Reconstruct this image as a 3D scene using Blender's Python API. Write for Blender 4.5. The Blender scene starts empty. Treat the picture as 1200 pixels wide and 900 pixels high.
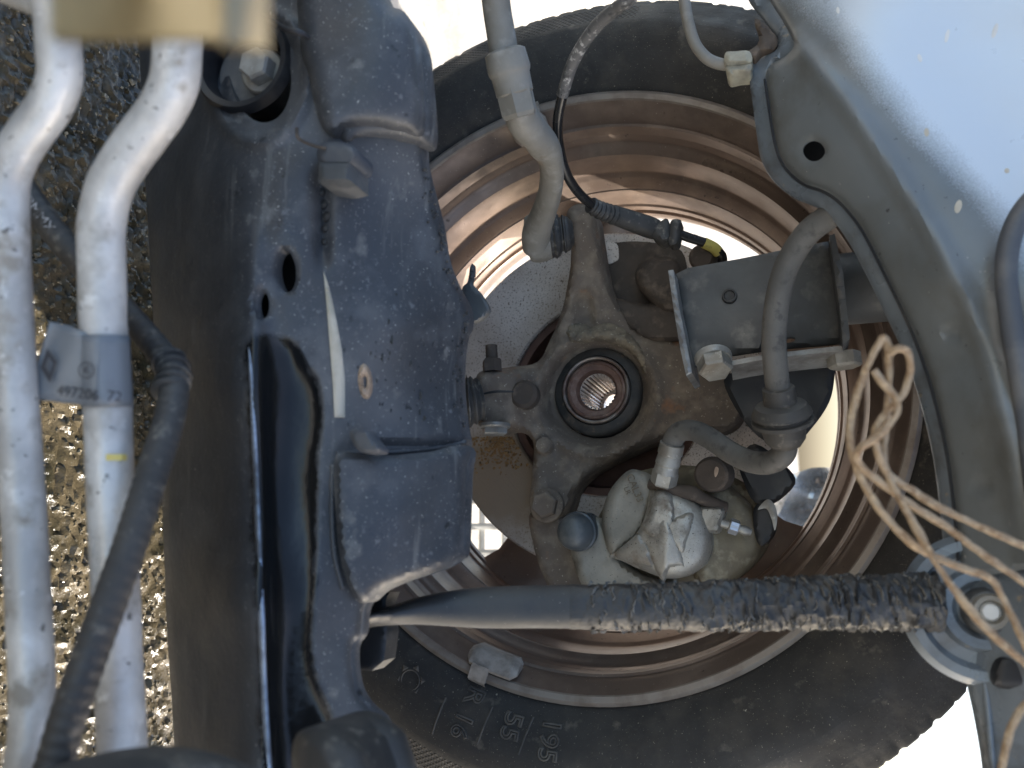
import bpy, bmesh, math, random
import numpy as np
from mathutils import Vector, Matrix, noise
from mathutils.geometry import delaunay_2d_cdt
random.seed(7)
SC = bpy.context.scene
COL = SC.collection
R = math.radians

# ------------------------------------------------------------------ camera
# World: Z up (picture right), X along the car (picture down), Y outwards through the wheel. The phone was held on its side.
WZ = 0.307                                   # wheel axis height
FPX = 1000.0                                 # focal length in pixels of a 1200 px wide picture
CAMP = np.array([0.125, -0.58, WZ + 0.143])
yc = np.array([(946 - 600) / FPX, (655 - 450) / FPX, 1.0]); yc /= np.linalg.norm(yc)
zc = np.array([1.0, 0, 0]); zc -= zc @ yc * yc; zc /= np.linalg.norm(zc)
xc = np.cross(yc, zc)
CM = np.stack([xc, yc, zc], 1)               # world -> camera (right, down, forward)
AR, AD, AF = CM[0], CM[1], CM[2]
cam = bpy.data.cameras.new('camera'); co = bpy.data.objects.new('camera', cam); COL.objects.link(co)
co.matrix_world = Matrix(((AR[0], -AD[0], -AF[0], CAMP[0]), (AR[1], -AD[1], -AF[1], CAMP[1]), (AR[2], -AD[2], -AF[2], CAMP[2]), (0, 0, 0, 1)))
cam.sensor_width = 36; cam.lens = 36 * FPX / 1200; cam.clip_start = 0.01; cam.clip_end = 500
cam.dof.use_dof = True; cam.dof.focus_distance = 0.56; cam.dof.aperture_fstop = 9.5
SC.camera = co

# ------------------------------------------------------------------ light
SUN = Vector((0.74, 0.42, 0.55)).normalized()      # towards the sun: beyond the wheel, high
world = bpy.data.worlds.new('World'); SC.world = world; world.use_nodes = True
nt = world.node_tree; bg = nt.nodes['Background']
sky = nt.nodes.new('ShaderNodeTexSky'); sky.sky_type = 'NISHITA'; sky.sun_disc = False; sky.dust_density = 3.0; sky.ozone_density = .7
sky.sun_elevation = math.asin(SUN.z); sky.sun_rotation = math.atan2(SUN.x, SUN.y)
nt.links.new(sky.outputs[0], bg.inputs[0]); bg.inputs[1].default_value = 0.15
sl = bpy.data.lights.new('sun', 'SUN'); sl.energy = 4.5; sl.angle = R(0.6); sl.color = (1, .95, .87)
so = bpy.data.objects.new('sun', sl); COL.objects.link(so)
so.rotation_euler = SUN.to_track_quat('Z', 'Y').to_euler(); so.location = (1, 2, 3)
SC.view_settings.view_transform = 'Standard'; SC.view_settings.look = 'None'
SC.view_settings.exposure = 1.4; SC.view_settings.gamma = 1
SC.render.engine = 'CYCLES'; SC.cycles.use_denoising = True
SC.cycles.max_bounces = 10; SC.cycles.diffuse_bounces = 5; SC.cycles.glossy_bounces = 4

# ------------------------------------------------------------------ pixels to places
def ray(px, py):
    px = np.asarray(px, float); py = np.asarray(py, float)
    return ((px - 600) / FPX)[..., None] * AR + ((py - 450) / FPX)[..., None] * AD + AF
def at(px, py, Y):                           # the point of the plane y = Y seen at a pixel of the photograph
    r = ray(px, py); t = (np.asarray(Y, float) - CAMP[1]) / r[..., 1]
    return CAMP + r * t[..., None]
def atd(px, py, d):                          # the point d metres in front of the lens
    return CAMP + ray(px, py) * np.asarray(d, float)[..., None]
def mpx(Y, px=700, py=460):                  # metres per pixel there
    a, b = at(px, py, Y), at(px + 1, py, Y)
    return float(np.linalg.norm(a - b))

# ------------------------------------------------------------------ objects
def thing(name, label, cat, base, group=None):
    o = bpy.data.objects.new(name, None); COL.objects.link(o); o.location = Vector([float(v) for v in base])
    o.empty_display_size = .02; o['label'] = label; o['category'] = cat
    if group: o['group'] = group
    return o
def link(name, me, mat=None, parent=None):
    o = bpy.data.objects.new(name, me); COL.objects.link(o)
    if mat and not me.materials: me.materials.append(mat)
    if parent:
        o.parent = parent
        if parent.type == 'EMPTY': o.matrix_parent_inverse = Matrix.Translation(-parent.location)
    return o
def mesh(name, verts, faces, mat, parent=None, smooth=True):
    me = bpy.data.meshes.new(name); me.from_pydata([tuple(map(float, v)) for v in verts], [], faces); me.update()
    if smooth:
        me.shade_smooth()
        try: me.set_sharp_from_angle(angle=R(38))
        except Exception: pass
    return link(name, me, mat, parent)
def solo(o, label, cat, group=None, kind=None):
    o['label'] = label; o['category'] = cat
    if group: o['group'] = group
    if kind: o['kind'] = kind
    return o
def cr(pts, n=8, closed=False):              # Catmull-Rom through points of any dimension
    P = np.asarray(pts, float); N = len(P); out = []
    for i in range(N if closed else N - 1):
        if closed: p0, p1, p2, p3 = P[(i - 1) % N], P[i], P[(i + 1) % N], P[(i + 2) % N]
        else: p0, p1, p2, p3 = P[max(i - 1, 0)], P[i], P[i + 1], P[min(i + 2, N - 1)]
        for k in range(n):
            t = k / n
            out.append(.5 * ((2 * p1) + (-p0 + p2) * t + (2 * p0 - 5 * p1 + 4 * p2 - p3) * t * t + (-p0 + 3 * p1 - 3 * p2 + p3) * t ** 3))
    if not closed: out.append(P[-1])
    return np.array(out)
def tube(name, pts, rad, mat, parent=None, seg=16, n=8, flat=None, ref=(0, 1, 0), wob=0, smooth=True, spline=True, mod=None, hollow=False, twist=None):
    """pts world points, rad one radius or one per point; flat: factor(s) on the radius along ref"""
    P = np.asarray(pts, float); N = len(P)
    rr = np.full(N, rad, float) if np.isscalar(rad) else np.asarray(rad, float)
    ff = np.ones(N) if flat is None else (np.full(N, flat, float) if np.isscalar(flat) else np.asarray(flat, float))
    A = np.concatenate([P, rr[:, None], ff[:, None]], 1)
    if spline and N > 2: A = cr(A, n)
    elif n > 1:
        t = np.linspace(0, N - 1, (N - 1) * n + 1); A = np.stack([np.interp(t, np.arange(N), A[:, k]) for k in range(5)], 1)
    P, rr, ff = A[:, :3], A[:, 3], A[:, 4]
    L = np.concatenate([[0], np.cumsum(np.linalg.norm(np.diff(P, axis=0), axis=1))])
    if mod is not None: rr = rr * mod(L)
    T = np.gradient(P, axis=0); T /= np.linalg.norm(T, axis=1)[:, None] + 1e-12
    ref = np.asarray(ref, float); V = []; F = []
    U = ref - T[0] * (ref @ T[0])
    if np.linalg.norm(U) < .2: U = np.array([0, 0, 1.]) - T[0] * T[0][2]
    for i in range(len(P)):
        if flat is not None: U = ref
        U = U - T[i] * (U @ T[i]); U = U / np.linalg.norm(U); W = np.cross(T[i], U)
        for k in range(seg):
            a = 2 * math.pi * k / seg; r = rr[i] * (1 if twist is None else .86 + .22 * abs(math.cos(1.5 * a + twist * L[i])))
            p = P[i] + U * math.cos(a) * r * ff[i] + W * math.sin(a) * r
            if wob: p = p + (U * math.cos(a) + W * math.sin(a)) * wob * noise.noise(Vector(p) * 90)
            V.append(p)
    M = len(P)
    for i in range(M - 1):
        for k in range(seg):
            F.append((i * seg + k, i * seg + (k + 1) % seg, (i + 1) * seg + (k + 1) % seg, (i + 1) * seg + k))
    if not hollow: F.append(tuple(range(seg))[::-1]); F.append(tuple((M - 1) * seg + k for k in range(seg)))
    return mesh(name, V, F, mat, parent, smooth)
def lathe(name, prof, c, mat, parent=None, axis=(0, 1, 0), seg=96, closed=False, rmod=None, a0=0, a1=2 * math.pi):
    """prof (radius, along-axis)"""
    ax = np.asarray(axis, float); ax = ax / np.linalg.norm(ax); c = np.asarray(c, float)
    u = np.array([0, 0, 1.]) if abs(ax[2]) < .9 else np.array([1., 0, 0]); u = u - ax * (u @ ax); u /= np.linalg.norm(u); w = np.cross(ax, u)
    V = []; F = []; m = len(prof); full = abs(a1 - a0 - 2 * math.pi) < 1e-6; cnt = seg if full else seg + 1
    for k in range(cnt):
        a = a0 + (a1 - a0) * k / seg
        for j, (r, h) in enumerate(prof):
            if rmod: r, h = rmod(a, j, r, h)
            V.append(c + (u * math.cos(a) + w * math.sin(a)) * r + ax * h)
    for k in range(seg):
        k2 = (k + 1) % cnt
        for j in range(m if closed else m - 1):
            j2 = (j + 1) % m; F.append((k * m + j, k * m + j2, k2 * m + j2, k2 * m + j))
    return mesh(name, V, F, mat, parent)
def rbf(ctrl):                               # thin-plate surface through (px, py, Y) control points
    C = np.asarray(ctrl, float); X = C[:, :2] / 300; n = len(C)
    def phi(r): return np.where(r > 1e-9, r * r * np.log(r + 1e-12), 0)
    K = phi(np.linalg.norm(X[:, None] - X[None], axis=2)) + np.eye(n) * 1e-3
    Pm = np.c_[np.ones(n), X]; A = np.block([[K, Pm], [Pm.T, np.zeros((3, 3))]])
    w = np.linalg.solve(A, np.r_[C[:, 2], 0, 0, 0])
    def f(x, y):
        q = np.clip(np.stack([np.ravel(x), np.ravel(y)], 1) / 300, X.min(0), X.max(0))
        return phi(np.linalg.norm(q[:, None] - X[None], axis=2)) @ w[:n] + np.c_[np.ones(len(q)), q] @ w[n:]
    return f
def sstep(a, b, x):
    t = np.clip((np.asarray(x, float) - a) / (b - a), 0, 1); return t * t * (3 - 2 * t)
def dens(o, step):
    o = np.asarray(o, float); out = []
    for i in range(len(o)):
        a, b = o[i], o[(i + 1) % len(o)]; k = max(1, int(round(np.linalg.norm(b - a) / step)))
        out += [a + (b - a) * t / k for t in range(k)]
    return np.array(out)
def segd(p, a, b):                           # distance of points to polyline segments
    ab = b - a; t = np.clip(((p[:, None] - a[None]) * ab[None]).sum(2) / ((ab * ab).sum(1)[None] + 1e-9), 0, 1)
    q = a[None] + t[..., None] * ab[None]; return np.linalg.norm(p[:, None] - q, axis=2).min(1)
def inside(p, poly):
    x, y = p[:, 0], p[:, 1]; c = np.zeros(len(p), bool); n = len(poly)
    for i in range(n):
        x1, y1 = poly[i]; x2, y2 = poly[(i + 1) % n]
        k = ((y1 > y) != (y2 > y)) & (x < (x2 - x1) * (y - y1) / (y2 - y1 + 1e-12) + x1); c ^= k
    return c
def ell(x, y, rx, ry, n=20, rot=0):
    t = np.linspace(0, 2 * math.pi, n, endpoint=False); c, s = math.cos(R(rot)), math.sin(R(rot))
    return [(x + rx * math.cos(a) * c - ry * math.sin(a) * s, y + rx * math.cos(a) * s + ry * math.sin(a) * c) for a in t]
GLOSSF = {}
def relief(name, outline, yf, mat, parent=None, holes=(), step=6, er=.004, ep=None, back=.02, round_=True, wob=0, wf=60, flatback=None, zones=(), her=.0012, attrs=None):
    """a solid whose outline is traced at its own distance: front surface yf(px,py) with rounded edges, side walls and a back"""
    O = np.asarray(outline, float)
    if round_: O = cr(O, 4, True)
    loops = [dens(O, step)] + [dens(h, step) for h in holes]
    lo, hi = loops[0].min(0), loops[0].max(0)
    gx, gy = np.meshgrid(np.arange(lo[0], hi[0], step), np.arange(lo[1], hi[1], step))
    gx = gx + (np.arange(gx.shape[0]) % 2)[:, None] * step * .5
    G = np.stack([gx.ravel(), gy.ravel()], 1)
    nh = len(loops); zl = [dens(z, step) for z, zm in zones]
    A = np.concatenate(loops); B = np.concatenate([np.roll(l, -1, 0) for l in loops])
    AZ = np.concatenate(loops + zl); BZ = np.concatenate([np.roll(l, -1, 0) for l in loops + zl])
    G = G[inside(G, loops[0])]
    for h in loops[1:nh]: G = G[~inside(G, h)]
    G = G[segd(G, AZ, BZ) > step * .55]
    pts = np.concatenate([AZ, G]); edges = []; s = 0
    for l in loops + zl: edges += [(s + i, s + (i + 1) % len(l)) for i in range(len(l))]; s += len(l)
    v, e, f, ov, oe, of = delaunay_2d_cdt([Vector(p) for p in pts], edges, [], 0, 1e-5)
    v = np.array([(q.x, q.y) for q in v])
    f = [list(t) for t in f]; cen = np.array([v[t].mean(0) for t in f])
    ok = inside(cen, loops[0])
    for h in loops[1:]: ok &= ~inside(cen, h)
    f = [t for t, k in zip(f, ok) if k]
    d = segd(v, loops[0], np.roll(loops[0], -1, 0)); zi = np.zeros(len(f), int)
    for j, z in enumerate(zl): zi[inside(np.array([v[t].mean(0) for t in f]), z)] = j + 1
    Y = np.full(len(v), yf, float) if np.isscalar(yf) else np.asarray(yf(v[:, 0], v[:, 1]), float)
    if er:
        m = mpx(float(Y.mean()), *v.mean(0)); w = ep if ep else er / m
        t = np.clip(d / w, 0, 1); Y = Y + er * (1 - np.sqrt(np.clip(1 - (1 - t) ** 2, 0, 1)))
    for h in loops[1:]: Y = Y + her * np.clip(1 - segd(v, h, np.roll(h, -1, 0)) / 3, 0, 1)
    P = at(v[:, 0], v[:, 1], Y)
    if wob:
        P = P + np.array([[0, wob * (noise.noise(Vector(q) * wf) + .5 * noise.noise(Vector(q) * wf * 2.3)), 0] for q in P])
    n = len(v); Pb = P.copy()
    if flatback is None: Pb[:, 1] += back
    else: Pb[:, 1] = np.maximum(flatback, P[:, 1] + .001)
    def area(t): a, b, c = (v[t[0]], v[t[1]], v[t[2]]); return (b[0] - a[0]) * (c[1] - a[1]) - (b[1] - a[1]) * (c[0] - a[0])
    F = []; ec = {}
    for t in f:
        if area(t) > 0: t = t[::-1]
        F.append(tuple(t)); F.append(tuple(i + n for i in t[::-1]))
        for i in range(3):
            a, b = t[i], t[(i + 1) % 3]; ec[(a, b)] = 1
    for (a, b) in list(ec):
        if (b, a) not in ec: F.append((b, a, a + n, b + n))
    o = mesh(name, np.concatenate([P, Pb]), F, mat, parent)
    for an, fn in (attrs or {}).items():
        at_ = o.data.attributes.new(an, 'FLOAT', 'POINT'); val = np.asarray(fn(v[:, 0], v[:, 1]), float)
        at_.data.foreach_set('value', np.concatenate([val, val]).astype(np.float32))
    if zones:
        for z, zm in zones: o.data.materials.append(zm)
        for j, q in enumerate(zi): o.data.polygons[2 * j].material_index = int(q)
    return o
def hexbolt(parent, c, axis, mat, r=.008, h=.007, washer=0, wm=None, name='bolt', rot=0, dome=True):
    ax = np.asarray(axis, float); ax /= np.linalg.norm(ax); c = np.asarray(c, float)
    u = np.array([0, 0, 1.]) if abs(ax[2]) < .9 else np.array([1., 0, 0]); u = u - ax * (u @ ax); u /= np.linalg.norm(u); w = np.cross(ax, u)
    V = []; F = []
    rings = [(r, 0), (r, h * .85), (r * .88, h), (r * .45, h * (1.0 if dome else .8))]
    for (q, z) in rings:
        for k in range(6):
            a = math.pi / 3 * k + rot; V.append(c + (u * math.cos(a) + w * math.sin(a)) * q + ax * z)
    for j in range(3):
        for k in range(6): F.append((j * 6 + k, j * 6 + (k + 1) % 6, j * 6 + 6 + (k + 1) % 6, j * 6 + 6 + k))
    F.append(tuple(18 + k for k in range(6)))
    o = mesh(name, V, F, mat, parent, smooth=False)
    if washer: lathe('washer', [(0, -.002), (washer, -.002), (washer, 0.0002), (washer * .93, .0012), (0, .0014)], c, wm or mat, parent, axis=ax, seg=32)
    return o
def text(name, body, size, origin, xdir, ydir, mat, parent=None, depth=.0003, outline=False, align='CENTER'):
    cu = bpy.data.curves.new(name, 'FONT'); cu.body = body; cu.size = size; cu.align_x = align; cu.align_y = 'CENTER'; cu.resolution_u = 3
    if outline: cu.fill_mode = 'NONE'; cu.bevel_depth = depth; cu.bevel_resolution = 1
    else: cu.extrude = depth
    t = bpy.data.objects.new(name + '_tmp', cu); COL.objects.link(t)
    bpy.context.view_layer.update()
    me = bpy.data.meshes.new_from_object(t.evaluated_get(bpy.context.evaluated_depsgraph_get()))
    bpy.data.objects.remove(t)
    x = Vector(xdir).normalized(); y = Vector(ydir); y = (y - x * y.dot(x)).normalized(); z = x.cross(y)
    M = Matrix((x, y, z)).transposed().to_4x4(); M.translation = Vector([float(v) for v in origin])
    me.transform(M)
    me.materials.clear()
    return link(name, me, mat, parent)

# ------------------------------------------------------------------ materials
def material(name, col, rough=.6, metal=0., layers=(), bump=0., bscale=200., bump2=0., b2scale=25., rvar=.15, coat=0., spec=.5):
    """layers: (colour, noise scale, threshold, softness, [roughness], [stretch xyz])"""
    m = bpy.data.materials.new(name); m.use_nodes = True; t = m.node_tree; N = t.nodes; L = t.links
    b = N['Principled BSDF']; b.inputs['Metallic'].default_value = metal; b.inputs['Specular IOR Level'].default_value = spec
    if coat: b.inputs['Coat Weight'].default_value = coat; b.inputs['Coat Roughness'].default_value = .15
    tc = N.new('ShaderNodeTexCoord')
    cur = None; curR = None
    rgb = N.new('ShaderNodeRGB'); rgb.outputs[0].default_value = (*col, 1); cur = rgb.outputs[0]
    n0 = N.new('ShaderNodeTexNoise'); n0.inputs['Scale'].default_value = 40; n0.inputs['Detail'].default_value = 6
    L.new(tc.outputs['Object'], n0.inputs['Vector'])
    mr = N.new('ShaderNodeMapRange'); mr.inputs[1].default_value = .3; mr.inputs[2].default_value = .7
    mr.inputs[3].default_value = max(.03, rough - rvar); mr.inputs[4].default_value = min(1, rough + rvar); L.new(n0.outputs[0], mr.inputs[0]); curR = mr.outputs[0]
    for i, ly in enumerate(layers):
        c, s, th, soft = ly[:4]; rg = ly[4] if len(ly) > 4 else None; st = ly[5] if len(ly) > 5 else None
        n = N.new('ShaderNodeTexNoise'); n.inputs['Scale'].default_value = s; n.inputs['Detail'].default_value = 5; n.inputs['Roughness'].default_value = .6
        mp = N.new('ShaderNodeMapping'); mp.inputs['Location'].default_value = (i * 3.1 + 1, i * 1.7, i * 2.3)
        if st: mp.inputs['Scale'].default_value = st
        L.new(tc.outputs['Object'], mp.inputs[0]); L.new(mp.outputs[0], n.inputs['Vector'])
        r = N.new('ShaderNodeMapRange'); r.inputs[1].default_value = th - soft; r.inputs[2].default_value = th + soft; L.new(n.outputs[0], r.inputs[0])
        mx = N.new('ShaderNodeMix'); mx.data_type = 'RGBA'; L.new(r.outputs[0], mx.inputs[0]); L.new(cur, mx.inputs[6]); mx.inputs[7].default_value = (*c, 1); cur = mx.outputs[2]
        if rg is not None:
            m2 = N.new('ShaderNodeMix'); L.new(r.outputs[0], m2.inputs[0]); L.new(curR, m2.inputs[2]); m2.inputs[3].default_value = rg; curR = m2.outputs[0]
    L.new(cur, b.inputs['Base Color']); L.new(curR, b.inputs['Roughness'])
    prev = None
    for (st, sc) in ((bump2, b2scale), (bump, bscale)):
        if st:
            n = N.new('ShaderNodeTexNoise'); n.inputs['Scale'].default_value = sc; n.inputs['Detail'].default_value = 6; L.new(tc.outputs['Object'], n.inputs['Vector'])
            bp = N.new('ShaderNodeBump'); bp.inputs['Strength'].default_value = st; bp.inputs['Distance'].default_value = .25 / sc
            L.new(n.outputs[0], bp.inputs['Height'])
            if prev: L.new(prev, bp.inputs['Normal'])
            prev = bp.outputs[0]
    if prev: L.new(prev, b.inputs['Normal'])
    m['out'] = 1
    return m
def nodes(m): return m.node_tree.nodes, m.node_tree.links, m.node_tree.nodes['Principled BSDF']
DUST = (.24, .21, .17)
M = {}
M['alu'] = material('painted_aluminium', (.66, .645, .61), .40, .25, [((.42, .405, .38), 26, .50, .10), ((.33, .30, .255), 50, .62, .06, .8), ((.30, .275, .235), 17, .65, .05, .8), ((.15, .14, .125), 260, .67, .02), ((.70, .69, .66), 90, .64, .04)], .3, 300, .25, 60)
M['tyre'] = material('tyre_rubber', (.018, .0172, .016), .70, 0, [((.032, .0285, .0245), 9, .5, .15), ((.052, .045, .036), 30, .60, .10), ((.25, .22, .17), 900, .68, .03), ((.3, .27, .21), 300, .715, .02), ((.095, .082, .065), 60, .665, .05)], .4, 350, .15, 60)
M['tread'] = M['tyre']
M['rim'] = material('dusty_bronze_rim', (.200, .148, .116), .33, .5, [((.16, .118, .096), 7, .5, .2, .42), ((.28, .215, .17), 22, .62, .14, .5), ((.115, .088, .075), 11, .62, .07, .55), ((.09, .07, .06), 160, .70, .03, .7), ((.5, .44, .37), 700, .70, .02)], .06, 300)
M['lip'] = material('worn_rim_lip', (.27, .232, .195), .45, .3, [((.2, .16, .13), 60, .55, .1)], .15, 300)
M['lead'] = material('balance_weight_grey', (.33, .29, .25), .6, .1, [((.2, .17, .14), 90, .55, .1)], .2, 400)
M['disc'] = material('pitted_brake_disc', (.64, .56, .495), .5, .25, [((.46, .37, .30), 14, .55, .12), ((.20, .145, .11), 620, .60, .05), ((.17, .12, .085), 300, .655, .03)], .4, 450)
M['rustdisc'] = material('rust_flake', (.28, .15, .055), .85, 0, [((.40, .24, .10), 200, .55, .08), ((.05, .035, .02), 260, .62, .05)], .6, 350)
M['hat'] = material('rusty_disc_hat', (.16, .085, .06), .75, .1, [((.1, .05, .035), 50, .5, .15)], .3, 250)
M['cast'] = material('dirty_cast_iron', (.165, .124, .091), .82, .02, [((.115, .089, .068), 14, .52, .15), ((.25, .195, .14), 60, .58, .10), ((.27, .13, .065), 30, .655, .05), ((.42, .36, .27), 500, .665, .025)], .6, 380, .4, 70)
M['castdark'] = material('dark_cast_iron', (.088, .066, .050), .8, .05, [((.05, .039, .031), 30, .52, .15), ((.16, .12, .088), 80, .62, .08)], .45, 350, .3, 60)
M['mud'] = material('dried_mud', (.23, .18, .12), .95, 0, [((.13, .10, .07), 120, .5, .1), ((.36, .31, .22), 300, .64, .05)], .8, 320, .5, 110)
M['seal'] = material('bearing_seal_rubber', (.028, .027, .025), .7, 0, [((.075, .062, .05), 50, .53, .1), ((.14, .1, .07), 90, .66, .05)], .2, 300)
M['bearing'] = material('bearing_ring_steel', (.27, .235, .205), .5, .45, [((.17, .11, .085), 70, .52, .1)], .25, 300)
M['rustface'] = material('rusty_hub_face', (.17, .095, .07), .65, .2, [((.11, .06, .045), 60, .5, .1), ((.26, .18, .14), 90, .58, .08)], .45, 300)
M['spline'] = material('bright_spline_steel', (.78, .70, .64), .35, .6, [((.45, .25, .17), 120, .66, .06)], .1, 300)
M['caliper'] = material('cast_aluminium', (.43, .405, .355), .42, .5, [((.31, .295, .26), 30, .5, .15), ((.19, .17, .14), 50, .59, .08, .7), ((.05, .042, .035), 700, .65, .03), ((.16, .12, .085), 25, .66, .06, .8)], .6, 500, .2, 110)
M['caliperrough'] = material('sandy_cast_aluminium', (.32, .295, .245), .62, .3, [((.22, .205, .175), 40, .52, .12), ((.13, .11, .085), 20, .64, .06), ((.1, .09, .07), 600, .66, .03)], .6, 520, .2, 110)
M['yoke'] = material('olive_plated_iron', (.19, .16, .105), .6, .3, [((.12, .095, .065), 30, .5, .15), ((.3, .26, .18), 90, .63, .08)], .4, 350)
M['pincap'] = material('slate_rubber_cap', (.062, .070, .075), .35, 0, [((.13, .13, .12), 60, .6, .1)], .08, 300)
M['rubber'] = material('dusty_black_rubber', (.035, .034, .033), .6, 0, [((.065, .06, .054), 30, .52, .15), ((.13, .118, .1), 160, .62, .05)], .25, 420)
M['hose'] = material('dusty_brake_hose', (.085, .082, .076), .7, 0, [((.13, .122, .11), 40, .5, .15), ((.05, .048, .045), 150, .62, .08)], .35, 500)
M['black'] = material('satin_black_plastic', (.014, .014, .016), .45, 0, [((.04, .04, .04), 40, .62, .1, .6)], .08, 300)
M['cablegloss'] = material('glossy_black_cable', (.02, .02, .021), .22, 0, [], 0)
M['braid'] = material('worn_cable_sheath', (.12, .115, .11), .6, 0, [((.42, .40, .37), 260, .60, .04), ((.05, .05, .05), 120, .58, .05)], .4, 600)
M['zinc'] = material('dull_zinc', (.36, .35, .32), .5, .5, [((.22, .2, .17), 60, .55, .12), ((.5, .48, .44), 200, .66, .05)], .25, 350)
M['tierod'] = material('dusty_grey_steel', (.27, .255, .225), .66, .12, [((.195, .18, .15), 25, .52, .15), ((.35, .335, .30), 70, .62, .1), ((.2, .14, .09), 50, .70, .05)], .3, 350, .2, 60)
M['bracket'] = material('grey_strut_steel', (.105, .11, .112), .55, .2, [((.07, .07, .07), 20, .52, .15), ((.17, .165, .155), 60, .63, .1), ((.36, .34, .3), 520, .73, .02)], .2, 350)
M['brush'] = material('worn_steel_edge', (.30, .30, .29), .5, .4, [((.17, .16, .15), 80, .5, .12)], .25, 300)
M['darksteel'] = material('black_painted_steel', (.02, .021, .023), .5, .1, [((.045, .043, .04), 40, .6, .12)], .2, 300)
M['navy'] = material('slate_plastic', (.07, .075, .085), .5, 0, [((.12, .12, .12), 40, .6, .1)], .15, 300)
M['yellow'] = material('yellow_tape', (.55, .46, .12), .5, 0, [((.3, .25, .08), 150, .6, .06)])
M['beige'] = material('aged_beige_plastic', (.62, .53, .34), .5, 0, [((.52, .44, .27), 40, .55, .15)], .05, 200)
M['ivory'] = material('aged_ivory_plastic', (.62, .52, .33), .45, 0, [((.5, .41, .25), 40, .55, .15)], .05, 200)
M['clip'] = material('ivory_clip', (.40, .37, .28), .55, 0, [((.25, .23, .18), 80, .55, .1)], .1, 300)
M['cream'] = material('cream_fill', (.52, .47, .38), .6, 0, [((.4, .36, .28), 80, .55, .1)], .15, 300)
M['tan'] = material('tan_plug', (.42, .31, .22), .5, 0, [((.28, .2, .14), 120, .55, .1)], .2, 300)
M['label'] = material('silver_grey_label', (.20, .215, .23), .35, .25, [((.16, .17, .185), 40, .55, .1)], .05, 200)
M['ink'] = material('label_ink', (.025, .025, .03), .6)
M['whiteink'] = material('worn_white_print', (.36, .37, .39), .7, 0, [((.07, .07, .07), 260, .50, .05)])
M['yellowink'] = material('yellow_paint_mark', (.68, .55, .16), .5)
M['tread_letter'] = material('raised_rubber', (.10, .088, .072), .7, 0, [((.05, .045, .04), 80, .52, .1)], .2, 350)
M['twine'] = material('jute_twine', (.40, .295, .19), .85, 0, [((.26, .165, .09), 160, .52, .1), ((.5, .37, .23), 400, .60, .06)], .6, 1400)
M['underseal'] = material('peeling_underseal', (.022, .0225, .0235), .45, 0, [((.038, .037, .036), 60, .5, .12), ((.13, .12, .105), 170, .68, .05)], .7, 260, .6, 90)
M['flake'] = material('flaked_underseal_edge', (.21, .195, .17), .7, 0, [((.10, .095, .085), 130, .5, .1)], .4, 300)
M['barpaint'] = material('satin_grey_bar_paint', (.032, .034, .037), .40, .1, [((.055, .055, .053), 40, .56, .12, .6), ((.3, .28, .25), 700, .70, .02)], .2, 300)
M['white'] = material('weathered_white', (.75, .75, .73), .5, 0, [((.5, .5, .48), 6, .6, .1)], .1, 50)
M['chrome'] = material('silver_bodywork', (.62, .64, .66), .25, .6, [((.3, .3, .3), 12, .6, .1)])
M['crate'] = material('grey_crate', (.45, .45, .43), .6, 0, [((.3, .3, .28), 20, .55, .1)])
M['kerb'] = material('speckled_kerb_stone', (.42, .40, .36), .85, 0, [((.05, .045, .04), 70, .67, .03), ((.3, .28, .25), 12, .55, .1)], .5, 120)
M['pebble'] = material('wet_grit', (.12, .097, .062), .16, 0, [((.34, .29, .2), 60, .60, .05), ((.07, .06, .045), 40, .6, .1)], .3, 200)

# subframe paint: black, worn and dusted grey-blue, drip-free gloss in the channel
M['sub'] = material('dusty_black_subframe_paint', (.054, .058, .065), .40, .05,
    [((.048, .050, .054), 7, .5, .15), ((.098, .100, .104), 16, .60, .14, .58), ((.15, .148, .142), 55, .665, .05, .7), ((.022, .023, .025), 95, .685, .02), ((.15, .15, .145), 130, .64, .05, .7, (.06, 1, 1)), ((.12, .124, .13), 30, .62, .10, .62), ((.4, .39, .36), 850, .665, .02), ((.13, .134, .14), 240, .66, .03, .7), ((.42, .41, .38), 300, .73, .012)], .22, 300, .12, 40)
M['highlight'] = material('ridge_highlight_steel', (.34, .40, .50), .3, .7, [((.12, .13, .15), 70, .52, .10, .5)], .1, 300)  # pale bluish metal for the highlight strip on the beam ridge
M['subgloss'] = material('glossy_black_subframe_paint', (.006, .0065, .007), .2, .0, [((.02, .02, .02), 30, .62, .10, .4), ((.35, .35, .33), 700, .715, .015)], .04, 250, .05, 30, spec=.35)
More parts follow.
